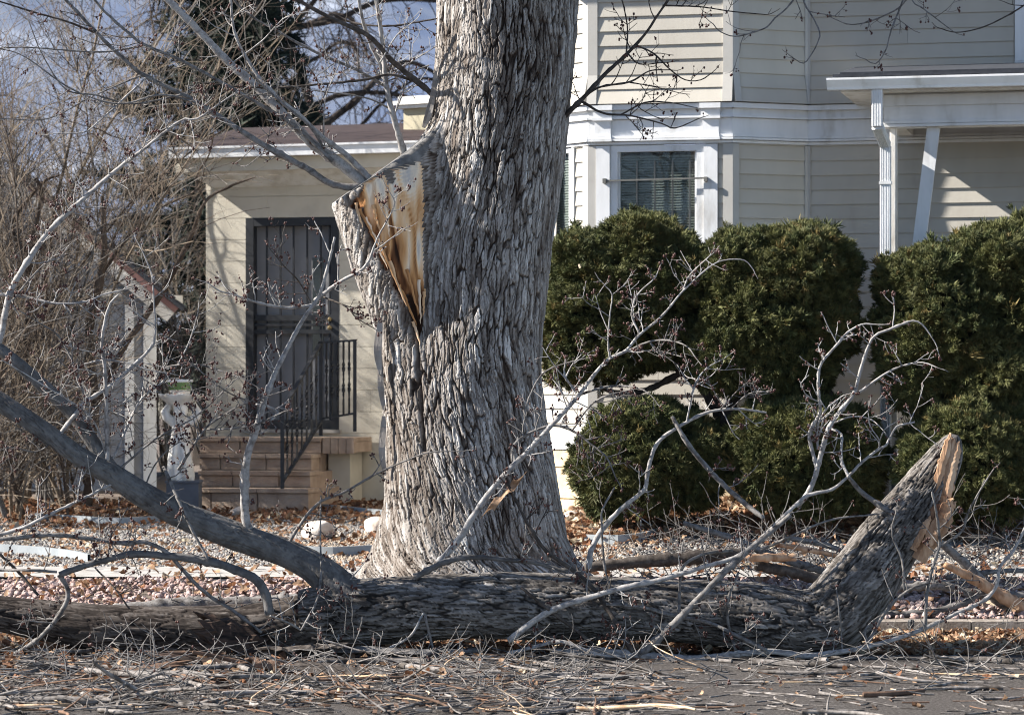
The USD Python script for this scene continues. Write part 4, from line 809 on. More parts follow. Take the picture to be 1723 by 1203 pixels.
g, h = rough_log([(-70, 1024, 54), (0, 1032, 58), (60, 1042, 66), (140, 1053, 76), (240, 1060, 80), (330, 1063, 84), (430, 1060, 90), (520, 1046, 94), (600, 1036, 84)], lambda x, y: DL + .04 + 0 * x, 71, .012, 130, 2.4, ks=1.2)
obj('stripped_log', g, M['dark_log'], fl, smooth=True, attr={'bark': h}, label='dark brown half stripped length at the left')
g, h = rough_log([(600, 1026, 90), (572, 994, 68), (532, 958, 53), (480, 930, 47), (400, 903, 46), (300, 864, 44), (240, 832, 41), (190, 799, 37), (133, 767, 33), (67, 720, 30), (0, 676, 31), (-70, 632, 29)], lambda x, y: DL - .02 - .25 * sstep(560, 0, x), 81, .010, 100, 2.6, ks=1.5)
obj('side_limb', g, M['smooth_limb'], fl, smooth=True, attr={'bark': h})
g, h = rough_log([(196, 800, 24), (160, 750, 24), (120, 694, 23), (60, 638, 22), (0, 588, 20), (-60, 545, 18)], lambda x, y: DL - .18 - .10 * sstep(200, 0, x), 91, .004, 60, 3, ks=1.6)
obj('side_limb', g, M['smooth_limb'], fl, smooth=True, attr={'bark': h})
# torn wood at the upturned end: splinters and a plank-like slab
rng = np.random.default_rng(31)
for (a, c, w0, w1, tk, dd, sd_) in [((1541, 940), (1594, 846), .12, .17, .022, -.13, 1), ((1558, 915), (1603, 838), .07, .08, .018, -.155, 2), ((1580, 868), (1604, 737), .12, .10, .022, -.085, 3), ((1566, 850), (1600, 728), .05, .05, .016, -.10, 4), ((1592, 835), (1613, 742), .05, .055, .018, -.10, 5), ((1536, 925), (1566, 868), .04, .04, .014, -.17, 6), ((1586, 880), (1609, 843), .035, .03, .012, -.15, 7), ((1572, 900), (1600, 858), .03, .03, .012, -.175, 8)]:
    obj('torn_splinter', splinter(P(*a, DL + .08 + dd), P(*c, DL + .1 + dd), w0, w1, tk, 26, sd_), M['split_wood'], fl)
# broken stub of the elbow's underside
g = splinter(P(1345, 1100, DL - .05), P(1478, 1062, DL - .08), .10, .06, .05, 14, 9); obj('broken_heel', g, M['dark_branch'], fl)
limbs = [
 T(PB, '-5,584 3,560 10,520 23,479 70,405 102,370 158,319 205,279 242,251 286,216 312,200 332,200 389,161', [14, 13, 12, 10, 8, 5, 2], 1.2),
 T(PB, '95,738 143,679 186,649 226,613 253,586 261,560 259,510 256,466 244,433 233,410', [10, 9, 7, 4, 2], 1.1),
 T(PB, '181,775 180,709 176,616 171,586 176,543 186,510 200,496', [11, 9, 7, 4], .8), T(PB, '-10,496 33,498 90,510 143,508 173,496 200,490 229,483', [7, 6, 4, 2], 1.6),
 T(PB, '191,772 233,679 273,643 299,613 319,573 333,526 334,510', [6, 5, 3, 2], 1.4), T(GB, '143,676 136,646 116,596 96,563 70,546 33,523', [5, 4, 3, 2], 1.3),
 T(PB, '141,613 173,606 213,611 253,623 289,629', [4, 4, 3, 2], 1), T(GB, '262,640 279,618 333,614 366,623 406,636 429,649', [4, 4, 3, 2], 1), T(GB, '429,679 382,659 333,621 310,600', [4, 3, 2], 1.2),
 T(GB, '300,790 346,721 386,693 412,679 470,660', [6, 5, 3, 2], 1.2), T(GB, '347,722 382,722 429,714 473,695', [4, 4, 3], 1),
 T(PB, '428,918 415,880 412,860 412,800 418,760 430,725 450,659 480,593 513,533 536,500 553,443 563,400', [22, 17, 15, 12, 9, 7, 5], .6),
 T(PB, '530,505 570,476 613,450 629,417 638,395 652,370 664,342 652,318', [9, 7, 5, 3, 2], 1), T(PB, '524,514 490,518 457,515 430,508 390,495 370,490 352,478', [7, 6, 4, 2], 1.8),
 T(PB, '428,680 450,684 467,694 450,711 436,708', [5, 6, 5, 3], .6), T(DB, '523,508 500,470 480,450 455,420', [3, 3, 2], 1), T(DB, '545,500 580,515 600,535 625,550', [4, 3, 2], 1.3),
 T(PB, '-10,902 40,887 80,867 110,853 157,830 188,815', [8, 7, 6, 5], 1), T(GB, '-10,908 84,900 144,905 208,914 244,912 278,927 301,951 328,981 355,1004 388,1024 440,1064', [10, 9, 9, 8, 7], .5),
 T(SL, '100,967 134,954 188,939 228,932 301,937 362,947 402,961 430,974 447,1001 453,1034', [13, 14, 16, 19, 22], .6), T(GB, '100,967 114,991 111,1014 90,1048 60,1078 27,1098 -5,1112', [11, 10, 9, 8], .4),
 T(GB, '-10,959 50,959 96,962', [6, 6, 6], .8), T(GB, '275,785 301,843 321,887 350,940', [8, 7, 5], .6), T(DB, '-5,928 33,964 64,1001', [6, 6, 6], .5), T(DB, '160,955 191,988 218,1024', [4, 4, 4], .8),
 T(GB, '480,921 514,870 541,843 581,827 628,800 680,776 723,761 776,759', [7, 6, 5, 3, 2], .6), T(GB, '540,833 539,900 540,961 534,1008 507,1060', [3, 4, 5, 5], .8),
 T(SL, '698,971 745,947 792,937 860,942 903,947 956,961', [13, 11, 10, 9], .5),
 T(PB, '738,948 772,907 795,870 825,827 860,787 893,754 933,710 970,670 1000,630 1026,603 1053,590 1076,563 1113,533 1149,490 1193,450 1219,438 1252,438 1267,453', [15, 13, 11, 9, 7, 5, 3, 2], .6),
 T(PB, '1026,601 1023,573 1026,533 1030,496 1020,483', [5, 4, 3, 2], .8), T(PB, '1076,561 1063,530 1073,496 1099,471 1106,460', [4, 4, 3, 2], .8), T(PB, '1149,490 1161,463 1193,432', [4, 3, 2], 1.2), T(GB, '1058,590 1093,575 1126,573 1156,583 1171,603', [5, 4, 2], 1.2),
 T(GB, '1060,591 1109,591 1146,600', [4, 3, 2], 1.2), T(GB, '976,663 1020,651 1066,651 1093,663 1106,679', [6, 5, 3, 2], .8), T(PB, '970,660 950,633 951,613', [6, 5, 3], 1), T(PB, '952,635 962,615 975,600', [4, 3, 2], 1),
 T(GB, '893,724 883,699 893,663 913,629 946,613 986,603', [5, 4, 3, 2], 1), T(GB, '863,776 865,749 893,728 933,716 966,726 993,746 1020,769 1033,796', [7, 6, 5, 3], 1.4), T(GB, '963,724 993,683 1020,666 1060,656', [4, 4, 2], 1),
 T(PB, '991,956 994,927 1011,894 1041,860 1084,823 1089,796 1106,746 1146,716 1193,693 1242,688 1289,694', [12, 11, 9, 8, 6, 4], .5), T(PB, '1156,708 1169,649 1189,620 1219,603', [5, 4, 2], 1.1), T(GB, '1213,688 1242,656 1250,650', [4, 3, 2], 1), T(GB, '1229,688 1259,663 1287,658', [3, 3, 2], 1),
 T(GB, '1131,701 1159,749 1202,800 1245,840 1285,872', [8, 11, 11, 10], .2), T(GB, '1034,820 1014,857 1012,884 1017,951 1026,988 1026,1011', [4, 5, 5, 5], .5),
 T(PB, '855,1078 920,1031 994,1004 1061,986 1115,974 1182,954 1242,935 1290,897 1334,854 1360,833 1400,823 1428,800 1449,779 1482,753 1491,749 1504,723 1515,715 1539,710', [14, 12, 11, 9, 8, 6, 4], .3),
 T(PB, '1479,755 1479,740 1464,717 1461,695', [4, 3, 2], .8), T(PB, '1480,742 1488,723 1500,714', [3, 3, 2], .8),
 T(PB, '1340,852 1357,833 1372,800 1390,733 1403,706 1436,663 1446,629 1456,596 1471,566 1496,555 1536,540 1556,551 1573,576', [12, 11, 10, 8, 6, 5, 2], .5),
 T(PB, '1446,660 1490,629 1523,614 1553,610 1576,618', [6, 5, 3, 2], 1), T(PB, '1376,792 1365,752 1363,726 1380,693 1377,659 1380,616 1403,586 1426,560 1450,546 1471,546', [9, 8, 7, 6, 5, 3], 1), T(PB, '1376,756 1375,719 1390,689 1415,668', [5, 5, 3], 1),
 T(PB, '1402,712 1433,701 1466,706 1484,722', [4, 4, 2], .8), T(PB, '1398,722 1416,731 1415,772 1428,802', [5, 6, 6], .3), T(GB, '1428,802 1450,828 1490,856 1510,868', [8, 11, 12], .2),
 T(PB, '855,1100 927,1081 954,1081 1007,1101 1061,1104', [9, 8, 8, 7], .6), T(PB, '930,1098 1000,1096 1061,1100 1161,1108 1290,1096 1357,1103 1417,1096 1478,1083 1545,1061 1611,1031 1658,1008 1677,984 1682,954 1702,931 1722,894 1735,860', [14, 16, 15, 13, 11, 9, 7, 5], .3),
 T(GB, '1460,1082 1491,1028 1521,998 1558,981 1625,975', [8, 7, 5, 3], .5), T(GB, '1556,1060 1561,988 1578,927 1581,911 1575,860 1568,827', [8, 7, 6, 4], .4), T(GB, '1580,920 1618,894 1628,864 1648,827 1668,795', [6, 5, 3], .6), T(GB, '1521,993 1518,944 1501,897 1508,860', [5, 5, 3], .4),
 T(GB, '1417,1092 1414,1048 1409,1001', [4, 4, 3], .4), T(GB, '1460,1082 1457,1058 1484,1034 1524,1021', [4, 4, 3], .4), T(GB, '1280,925 1390,877 1457,867 1491,862', [6, 5, 3], .5),
 T(GB, '1074,1103 1115,1068 1145,1038 1182,1001 1228,954 1290,900 1330,866', [18, 15, 13, 10], .4), T(DB, '1066,1100 1041,1055 1007,1001 974,967 920,927 893,890 877,860 855,815', [12, 10, 8, 5], .8), T(DB, '877,988 927,1028 971,1061 1011,1095 1044,1121 1071,1150', [6, 8, 9, 7], .4),
 T(GB, '1020,1016 1078,1021 1128,1034 1195,1048 1238,1068 1290,1094', [6, 8, 8, 9], .4), T(GB, '1143,1030 1145,967 1155,947 1188,931 1232,926', [6, 6, 8], .4), T(GB, '1238,1095 1225,1048 1225,1008 1242,964', [6, 6, 5], .4),
 T(PB, '600,1072 575,1045 560,1015 610,950', [7, 5, 4, 2], .5), T(PB, '655,1090 690,1070 712,1032', [5, 5, 4], .6), T(GB, '715,1035 728,1090 735,1110', [6, 6, 5], .3), T(PB, '520,1068 490,1050 455,1036', [5, 5, 4], .5),
 T(PB, '180,770 150,700 60,640 10,610', [4, 3, 2], 1.4), T(GB, '95,740 60,760 20,752 -5,760', [4, 3, 2], 1.2), T(GB, '200,790 260,740 330,700 395,640', [5, 4, 2], 1.2), T(GB, '240,830 262,780 300,745 340,738', [4, 3, 2], 1.2), T(GB, '10,520 50,470 80,440 120,410', [5, 3, 2], 1.4)]
dep = np.random.default_rng(8).uniform(-.32, .12, len(limbs))
def limb_d(k):
    x0, y0 = limbs[k][1][0][:2]
    if x0 > 600 and y0 > 985: return DL - .30, DL - .24 + dep[k] * .4
    if x0 < 560: return DL - .03 - .25 * float(sstep(560, 0, x0)) - (.12 if y0 > 890 and x0 < 480 and k > 15 else 0), DL - .22 + dep[k]
    return DL - .10, DL - .12 + dep[k]
grow(fl, limbs, limb_d, 500, None, 12.5, 'branch', (.05, .26), 2, 1.0, .75)
# curls of bark under the limb and a tan leaf snagged above it
cb = MB()
def curl_sheet(c, L, R_, az, tilt, arc, seed, t=.008):
    r_ = np.random.default_rng(seed); n, k = 12, 9; u = np.linspace(-.5, .5, n); a = np.linspace(-arc / 2, arc / 2, k); U, A = np.meshgrid(u, a, indexing='ij')
    Rv = R_ * (1 + .05 * r_.normal(0, 1, (n, 1)) + .03 * r_.normal(0, 1, (n, k))); ed = 1 + .22 * r_.normal(0, 1, (1, k)); top = np.stack([U * L * ed, np.sin(A) * Rv, np.cos(A) * Rv - R_], -1); bot = top - np.stack([0 * U, np.sin(A), np.cos(A)], -1) * t
    from scipy.spatial.transform import Rotation as R
    v = np.vstack([top.reshape(-1, 3), bot.reshape(-1, 3)]); v = R.from_euler('yxz', [tilt, r_.uniform(-.6, .6), az]).apply(v) + c; m = n * k
    f = [[i * k + j, (i + 1) * k + j, (i + 1) * k + j + 1, i * k + j + 1] for i in range(n - 1) for j in range(k - 1)]; f += [[m + a_ for a_ in reversed(q)] for q in f]
    rim = [i * k for i in range(n)] + [(n - 1) * k + j for j in range(1, k)] + [i * k + k - 1 for i in range(n - 2, -1, -1)] + [j for j in range(k - 2, 0, -1)]
    f += [[rim[i], rim[(i + 1) % len(rim)], m + rim[(i + 1) % len(rim)], m + rim[i]] for i in range(len(rim))]
    return MB().add(v, f)
#PART4
rng = np.random.default_rng(33)
for k, (x, y, L, R_, az, tl, ar, m) in enumerate([(332, 1083, .34, .13, .35, -.5, 2.3, 'stripped_log'), (392, 1098, .42, .14, .2, .35, 2.4, 'stripped_log'), (318, 1108, .46, .07, -.2, .1, 2.2, 'stripped_log'), (520, 1100, .55, .09, .08, -.05, 2.4, 'dark_branch'), (640, 1098, .62, .075, .03, .04, 2.8, 'grey_branch'), (455, 1120, .30, .08, .6, .2, 2.2, 'brown_stick'), (250, 1122, .40, .06, .2, -.12, 2.2, 'brown_stick'), (560, 1125, .36, .07, -.25, .1, 2.0, 'dark_branch'), (1590, 1112, .20, .07, .3, .1, 1.6, 'stick'), (90, 1118, .35, .05, -.1, .1, 2.0, 'stick')]):
    q = P_on(x, y + 12, 13, 17.9); g = curl_sheet(q + [0, 0, R_ * (1.5 if k < 2 else .9)], L, R_, az, tl, ar, 60 + k)
    obj('bark_curl', g, M[m], label=['rusty brown bark curl standing highest against the dark bare log', 'brown bark curl leaning over just right of the tallest one', 'long dark bark curl lying below the bare log', 'dark hollow bark tube below the fork of the fallen limb', 'long grey bark tube lying along the road below the log', 'small reddish bark curl tilted between the bark tubes', 'flat brown bark curl among sticks at the lower left', 'short black bark curl on the road edge', 'grey bark chip on the leaves by the kerb at right', 'thin pale bark curl at the far left road edge'][k], cat='bark')
b = MB()
r_ = np.random.default_rng(3); U, W = np.meshgrid(np.linspace(-1, 1, 17), np.linspace(-1, 1, 11), indexing='ij')
out = (1 - np.abs(U) ** 1.6) ** .8 * (.75 + .25 * np.cos(U * 9)); lv = np.stack([U * .14 + W * out * .05, .035 * np.sin(W * 2 + U * 3), U * .13 + W * out * .085 + .012 * np.sin(U * 8)], -1).reshape(-1, 3) + P(848, 832, DL - .30)
i = np.arange(16)[:, None] * 11; j = np.arange(10)[None]; b.add(lv, np.stack([i + j, i + 11 + j, i + 12 + j, i + j + 1], -1).reshape(-1, 4))
obj('dry_leaf', b, M['leaf_tan'], label='large tan leaf snagged on twigs in front of the big trunk', cat='leaf', smooth=True)

# ------------------------------------------------------------------ junipers
def spray(seed, n=30, L=.062, w=.0036):
    """A little juniper spray: thin pointed three-sided shoots."""
    r_ = np.random.default_rng(seed); mb = MB()
    for k in range(n):
        t0 = r_.uniform(0, .55); c = np.array([r_.normal(0, .006), r_.normal(0, .006), t0 * L]); d = np.array([r_.normal(0, .55), r_.normal(0, .55), 1.0]); d /= np.linalg.norm(d); l = L * r_.uniform(.35, .75)
        s_ = np.cross(d, r_.normal(0, 1, 3)); s_ /= np.linalg.norm(s_); s2 = np.cross(d, s_); ww = w * r_.uniform(.6, 1.2)
        a, e = c + d * l * .45, c + d * l
        mb.add([c, a + s_ * ww, a - s_ * ww * .5 + s2 * ww * .8, a - s_ * ww * .5 - s2 * ww * .8, e], [[0, 1, 2], [0, 2, 3], [0, 3, 1], [1, 4, 2], [2, 4, 3], [3, 4, 1]])
    return mb.arr()
SPR = [(*spray(200 + k), M[m]) for k, m in enumerate(['juniper_a', 'juniper_a', 'juniper_b', 'juniper_b', 'juniper_a', 'juniper_c'])]
LEAFBIT = None
def juniper(lobes, d, rd, seed, label, trunks=(), dens=1.0, sprays=()):
    """lobes: (x, y, rx, ry) in photo pixels; a rounded clipped crown whose shell is thousands of sprays."""
    r_ = np.random.default_rng(seed); x0, y0 = np.mean([l[0] for l in lobes]), max(l[1] + l[3] for l in lobes)
    g = P(x0, y0, d); th_ = thing('juniper', [g[0], d, float(gz(g[0], d))], label, 'shrub', 'junipers in front of the sided house')
    C = [P(l[0], l[1], d + (l[4] if len(l) > 4 else 0)) for l in lobes]; Rr = [.95 * np.array([l[2] / F * d, rd * min(1, l[2] / 130 + .25), l[3] / F * d]) for l in lobes]
    pos, nor = [], []
    for c, R3 in zip(C, Rr):
        A = 4 * np.pi * ((R3[0] * R3[1]) ** 1.6 + (R3[0] * R3[2]) ** 1.6 + (R3[1] * R3[2]) ** 1.6) ** (1 / 1.6) / 3 ** (1 / 1.6)
        n = int(A * 2100 * dens); u = r_.normal(0, 1, (n, 3)); u /= np.linalg.norm(u, axis=1)[:, None]
        lump = 1 + .60 * (meshkit.fbm((c + u * R3) * 4.0, 3, seed) - .5) + .30 * (nz((c + u * R3) * 11, seed + 5) - .5)
        dep_ = 1 - np.abs(r_.normal(0, .10, n)) + (r_.random(n) < .03) * r_.uniform(0, .14, n); p = c + u * R3 * (lump * dep_)[:, None]
        keep = np.ones(n, bool)
        for c2, R2 in zip(C, Rr):
            if c2 is not c: keep &= (((p - c2) / (R2 * .86)) ** 2).sum(1) > 1
        pos.append(p[keep]); nn = u / R3; nor.append((nn / np.linalg.norm(nn, axis=1)[:, None])[keep])
    pos, nor = np.vstack(pos), np.vstack(nor); n = len(pos)
    dirs = nor * .8 + r_.normal(0, .5, (n, 3)) + [0, 0, .45]
    warm = nz(pos * 3.2, seed + 9); idx = np.where(r_.random(n) < .025 + .06 * (warm > .6), 5, np.where(warm + r_.normal(0, .2, n) > .5, r_.choice([0, 1, 4], n), r_.choice([2, 3, 0], n)))
    wild = r_.random(n) < .035; sc_ = r_.uniform(.65, 1.3, n) * np.where(wild, 1.6, 1); scatter('crown', SPR, pos, quat_dir(r_, dirs), sc_, idx, th_)
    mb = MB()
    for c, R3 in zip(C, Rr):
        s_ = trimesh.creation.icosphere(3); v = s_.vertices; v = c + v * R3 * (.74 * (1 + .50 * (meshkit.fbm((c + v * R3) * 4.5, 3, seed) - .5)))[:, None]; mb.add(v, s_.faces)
    obj('inner_foliage', mb, M['juniper_core'], th_, smooth=True, kind='stuff')  # solid dark filler added inside the sprays as interior shade
    for tr in trunks:
        p, rr = branch_path(tr, d, d, seed, 6, .05); mb = MB(); mb.tube(p, rr, 9, jitter=.12, rng=r_); obj('trunk', mb, M['juniper_wood'], th_, smooth=True)
    # dead leaves caught in the crown
    n = 26; k = r_.choice(len(pos), n); kf = nor[k][:, 1] < .2
    scatter('caught_leaves', LEAVES, (pos + nor * .03)[k][kf], quats(r_, n)[kf], r_.uniform(.35, .75, n)[kf], r_.choice([0, 3, 3, 3, 1], n)[kf], th_)
    return th_
def leafshape(seed, m, L=.042):
    """A curled, lobed dry leaf."""
    r_ = np.random.default_rng(seed); n = 12; a = np.linspace(0, 2 * np.pi, n, endpoint=False); rad = L * (.62 + .38 * np.abs(np.cos(a * 1.5 + .2))) * r_.uniform(.8, 1.15, n)
    x, y = np.cos(a) * rad, np.sin(a) * rad * .8; cu, tw = r_.uniform(6, 16), r_.uniform(-9, 9)
    z = cu * y * y + tw * x * y + r_.normal(0, .003, n); v = np.vstack([np.stack([x, y, z], -1), [0, 0, -.002]])
    return v, NP([[i, (i + 1) % n, n] for i in range(n)]), M[m]
LEAVES = [leafshape(1, 'leaf_tan'), leafshape(2, 'leaf_rust'), leafshape(3, 'leaf_brown'), leafshape(4, 'leaf_pale'), leafshape(5, 'leaf_tan'), leafshape(6, 'leaf_rust'), leafshape(7, 'leaf_tan', .03)]
juniper([(1035, 520, 125, 125), (990, 456, 80, 60), (1075, 425, 80, 62), (960, 560, 60, 85), (1100, 560, 70, 65), (1130, 470, 60, 70, -.1)], 22.9, .62, 11, 'upper clipped juniper mass just right of the big trunk below the window',
        [T('x', '1215,790 1218,720 1190,660 1150,625 1110,590', [26, 24, 22, 18, 12])[1], T('x', '1150,625 1090,655 1040,660 1000,650', [12, 10, 8, 6])[1]])
juniper([(1300, 520, 140, 125), (1240, 455, 75, 66), (1345, 452, 90, 72), (1385, 530, 58, 105), (1220, 590, 75, 72), (1320, 610, 90, 62)], 22.7, .65, 12, 'middle clipped juniper with a crooked bare trunk between two lower shrubs',
        [T('x', '1225,800 1222,720 1230,680 1260,640 1300,600', [22, 22, 20, 18, 14])[1], T('x', '1420,760 1412,690 1385,650 1375,610', [14, 16, 18, 16])[1]])
juniper([(1610, 540, 140, 130), (1565, 478, 80, 62), (1680, 450, 100, 70), (1760, 520, 120, 150), (1550, 580, 75, 92), (1650, 620, 110, 70), (1535, 640, 40, 50)], 22.4, .7, 13, 'tallest juniper at the right edge in front of the porch')
juniper([(1095, 775, 125, 92), (1030, 790, 65, 82), (1160, 770, 70, 75), (1080, 720, 80, 45)], 22.6, .55, 14, 'low rounded juniper right of the big trunk above the leaf litter')
juniper([(1350, 775, 120, 92), (1290, 740, 60, 62), (1420, 770, 75, 85), (1340, 720, 90, 45)], 22.4, .5, 15, 'low juniper in the middle behind the tangled pale branches')
juniper([(1640, 775, 125, 92), (1580, 790, 65, 78), (1720, 760, 100, 95), (1640, 725, 95, 50)], 22.1, .55, 16, 'low juniper at the right behind the broken upturned log end')

# ------------------------------------------------------------------ the leafless thicket and the trees behind
rng = np.random.default_rng(55)
def stem(p0, d0, L, r0, rng, bend=.10, up=.02, droop=0.0):
    n = max(5, int(L / .22)); p = [NP(p0, float)]; d = NP(d0, float) / np.linalg.norm(d0); w = rng.normal(0, 1, 3) * [1, .6, .4]
    for k in range(n): d = d + rng.normal(0, bend, 3) + w * .025 + [0, 0, up - droop * k / n]; d /= np.linalg.norm(d); p.append(p[-1] + d * L / n)
    return NP(p), np.linspace(r0, r0 * .4, n + 1)
def thicket(name, label, cxs, dd, nstem, H, seed, ntw, mats, group='leafless thicket shrubs'):
    r_ = np.random.default_rng(seed); g = P(np.mean(cxs), 840, np.mean(dd)); th_ = thing(name, [g[0], g[1], .45], label, 'shrub', group)
    tw = [MB(), MB(), MB()]
    for k in range(nstem):
        px, d = r_.uniform(*cxs), r_.uniform(*dd); p0 = P(px, 0, d); p0[2] = .42
        p, rr = stem(p0, (min(.03 if px > 40 else .12, r_.normal(-.10, .18)), r_.normal(0, .15), 1), H * r_.uniform(.6, 1.1), r_.uniform(.008, .028), r_, .07, .03)
        mb = MB(); mb.tube(p, rr, 5); obj('stem', mb, M[mats[k % len(mats)]], th_, smooth=True)
        for _ in range(ntw):
            i = int(r_.integers(1, len(p) - 1)); o = r_.normal(0, .75, 3) * [1, .7, .8] + [0, 0, .55]
            q, qr = stem(p[i], (p[i + 1] - p[i]) * 2.0 + o, r_.uniform(.5, 1.7), r_.uniform(.003, .0075), r_, .15, .03, r_.choice([0, 0, .12, .25])); j = int(r_.integers(0, 3)); tw[j].tube(q, qr, 3, cap=False)
            for _ in range(4):
                a = int(r_.integers(1, len(q) - 1)); o = r_.normal(0, .8, 3) + [0, 0, .3]; s_, sr_ = stem(q[a], (q[a + 1] - q[a]) * 3 + o, r_.uniform(.2, .75), .0026, r_, .17, .02, r_.choice([0, .2])); tw[j].tube(s_, sr_, 3, cap=False)
    for t, m in zip(tw, ('brush_tan', 'brush_brown', 'brush_grey')):
        if t.n: obj('twigs', t, M[m], th_, kind='stuff')
    return th_
thicket('leafless_shrub', 'dense tan leafless shrub filling the upper left corner', (-60, 130), (25.5, 28.5), 26, 5.2, 1, 52, ('brush_brown', 'brush_tan', 'brush_grey'))
thicket('leafless_shrub', 'dense tan leafless shrub left of the white gable board', (20, 110), (27.2, 29.8), 16, 5.2, 2, 36, ('brush_brown', 'brush_grey', 'brush_tan'))
thicket('leafless_shrub', 'tallest leafless shrub rising behind the block house gutter', (240, 350), (36.0, 38.0), 16, 7.2, 3, 34, ('brush_brown', 'brush_grey'))
thicket('leafless_shrub', 'low leafless shrub at the left edge below the fallen limb', (-80, 40), (24.5, 26.5), 9, 2.0, 4, 24, ('brush_tan', 'brush_brown'))
stt = thing('small_tree', P(150, 830, 27.0), 'brown forked leafless small tree in front of the gabled house', 'tree')
for s, w in [('148,850 152,760 160,680 150,560 168,470 175,420 172,330', [30, 27, 24, 24, 22, 18, 10]), ('160,690 200,600 240,540 280,480 320,400 345,340 385,315 430,298', [14, 15, 16, 17, 15, 11, 8, 4]), ('30,850 32,700 45,560 50,430 70,330 60,300', [30, 28, 26, 22, 16, 10]), ('165,470 215,400 270,350 330,320 345,280', [12, 10, 8, 5, 3]), ('50,430 20,380 70,310 100,295', [16, 14, 10, 6]), ('345,340 330,300 352,260 362,210', [7, 6, 4, 3])]:
    p, rr = branch_path(T('x', s, [a * .62 for a in w])[1], 27.0, 26.6, 5, 8, .1); mb = MB(); mb.tube(p, rr, 8, jitter=.1, rng=rng); obj('trunk' if w[0] > 25 else 'branch', mb, M['brush_brown'], stt, smooth=True)
    tm = MB(); twigs_on(tm, MB(), p, rr * 0 + .006, rng, 2, (.2, .6), kids=2, nb=0); obj('twigs', tm, M['brush_brown'], stt, kind='stuff')
def needle_tuft(seed, L=.28, n=22):
    r_ = np.random.default_rng(seed); mb = MB()
    for k in range(n):
        d = r_.normal(0, .5, 3) + [0, 0, .8]; d /= np.linalg.norm(d); s_ = np.cross(d, r_.normal(0, 1, 3)); s_ /= np.linalg.norm(s_); c = np.array([0, 0, r_.uniform(0, .5) * L]); mb.add([c - s_ * .012, c + s_ * .012, c + d * L * r_.uniform(.4, .9)], [[0, 1, 2]])
    return (*mb.arr(), M['conifer'])
TUFT = [needle_tuft(1), needle_tuft(2)]
def conifer(px, d, ztop, rmax, seed, label, z0=.4):
    r_ = np.random.default_rng(seed); x = (px - CX) / F * d; th_ = thing('conifer', [x, d, z0], label, 'tree', 'dark conifers behind the houses'); H = ztop - z0
    mb = MB(); zz_ = np.linspace(0, H, 12); mb.tube(np.stack([x + .05 * np.sin(zz_), d + 0 * zz_, z0 + zz_], -1), np.linspace(.02 * H + .03, .02, 12), 8); obj('trunk', mb, M['juniper_wood'], th_)
    pos, dr, limbs_ = [], [], MB()
    for k in range(int(H * 15)):
        t = r_.uniform(.12, .99); a = r_.uniform(0, 2 * np.pi); L = rmax * (1 - t) ** .75 * r_.uniform(.45, 1.1) + .15; n = int(L * 16) + 3; u = np.linspace(.1, 1, n)
        c = np.stack([x + np.cos(a) * L * u, d + np.sin(a) * L * u, z0 + H * t - .28 * L * u + .18 * L * u ** 2], -1); limbs_.tube(c, np.linspace(.02, .006, n), 3, cap=False)
        pos.append(c + r_.normal(0, .05, c.shape)); dr.append(np.stack([np.cos(a) + r_.normal(0, .5, n), np.sin(a) + r_.normal(0, .5, n), r_.normal(-.1, .4, n)], -1))
    pos, dr = np.vstack(pos), np.vstack(dr); obj('limbs', limbs_, M['juniper_wood'], th_, kind='stuff'); scatter('crown', TUFT, pos, quat_dir(r_, dr), r_.uniform(.7, 1.6, len(pos)), r_.integers(0, 2, len(pos)), th_)
conifer(425, 40, 9.0, 1.25, 1, 'tall dark conifer behind the thicket')
conifer(345, 41, 11.0, 2.1, 2, 'broad dark conifer half hidden by bare twigs')
conifer(512, 60, 7.6, .9, 3, 'small conifer top showing just above the brown roof')
def weeper(px, d, seed, label):
    r_ = np.random.default_rng(seed); x = (px - CX) / F * d; th_ = thing('bare_tree', [x, d, .4], label, 'tree'); tr, lb, tw = MB(), MB(), MB()
    p, rr = stem([x, d, .4], (.02, 0, 1), 10.5, .12, r_, .05, .03); tr.tube(p, rr, 9); obj('trunk', tr, M['juniper_wood'], th_, smooth=True)
    for k in range(34):
        i = int(r_.integers(len(p) // 3, len(p) - 1)); a = r_.uniform(0, 2 * np.pi); q, qr = stem(p[i], (math.cos(a), math.sin(a) * .8, r_.uniform(.1, .9)), r_.uniform(2, 4.2), r_.uniform(.03, .075), r_, .13, .02, .25); lb.tube(q, qr, 5, cap=False)
        for _ in range(14):
            j = int(r_.integers(2, len(q) - 1)); s_, sr_ = stem(q[j], (q[j + 1] - q[j]) * 3 + r_.normal(0, .6, 3), r_.uniform(.6, 1.9), .013, r_, .12, -.06, .35); tw.tube(s_, sr_, 3, cap=False)
            for _ in range(5):
                c = int(r_.integers(1, len(s_) - 1)); e, er = stem(s_[c], r_.normal(0, .6, 3) - [0, 0, .3], r_.uniform(.3, 1.1), .006, r_, .12, -.10, .2); tw.tube(e, er, 3, cap=False)
    obj('limbs', lb, M['juniper_wood'], th_, kind='stuff'); obj('twigs', tw, M['brush_brown'], th_, kind='stuff')
weeper(545, 47, 4, 'drooping leafless tree against the bluish mountain')

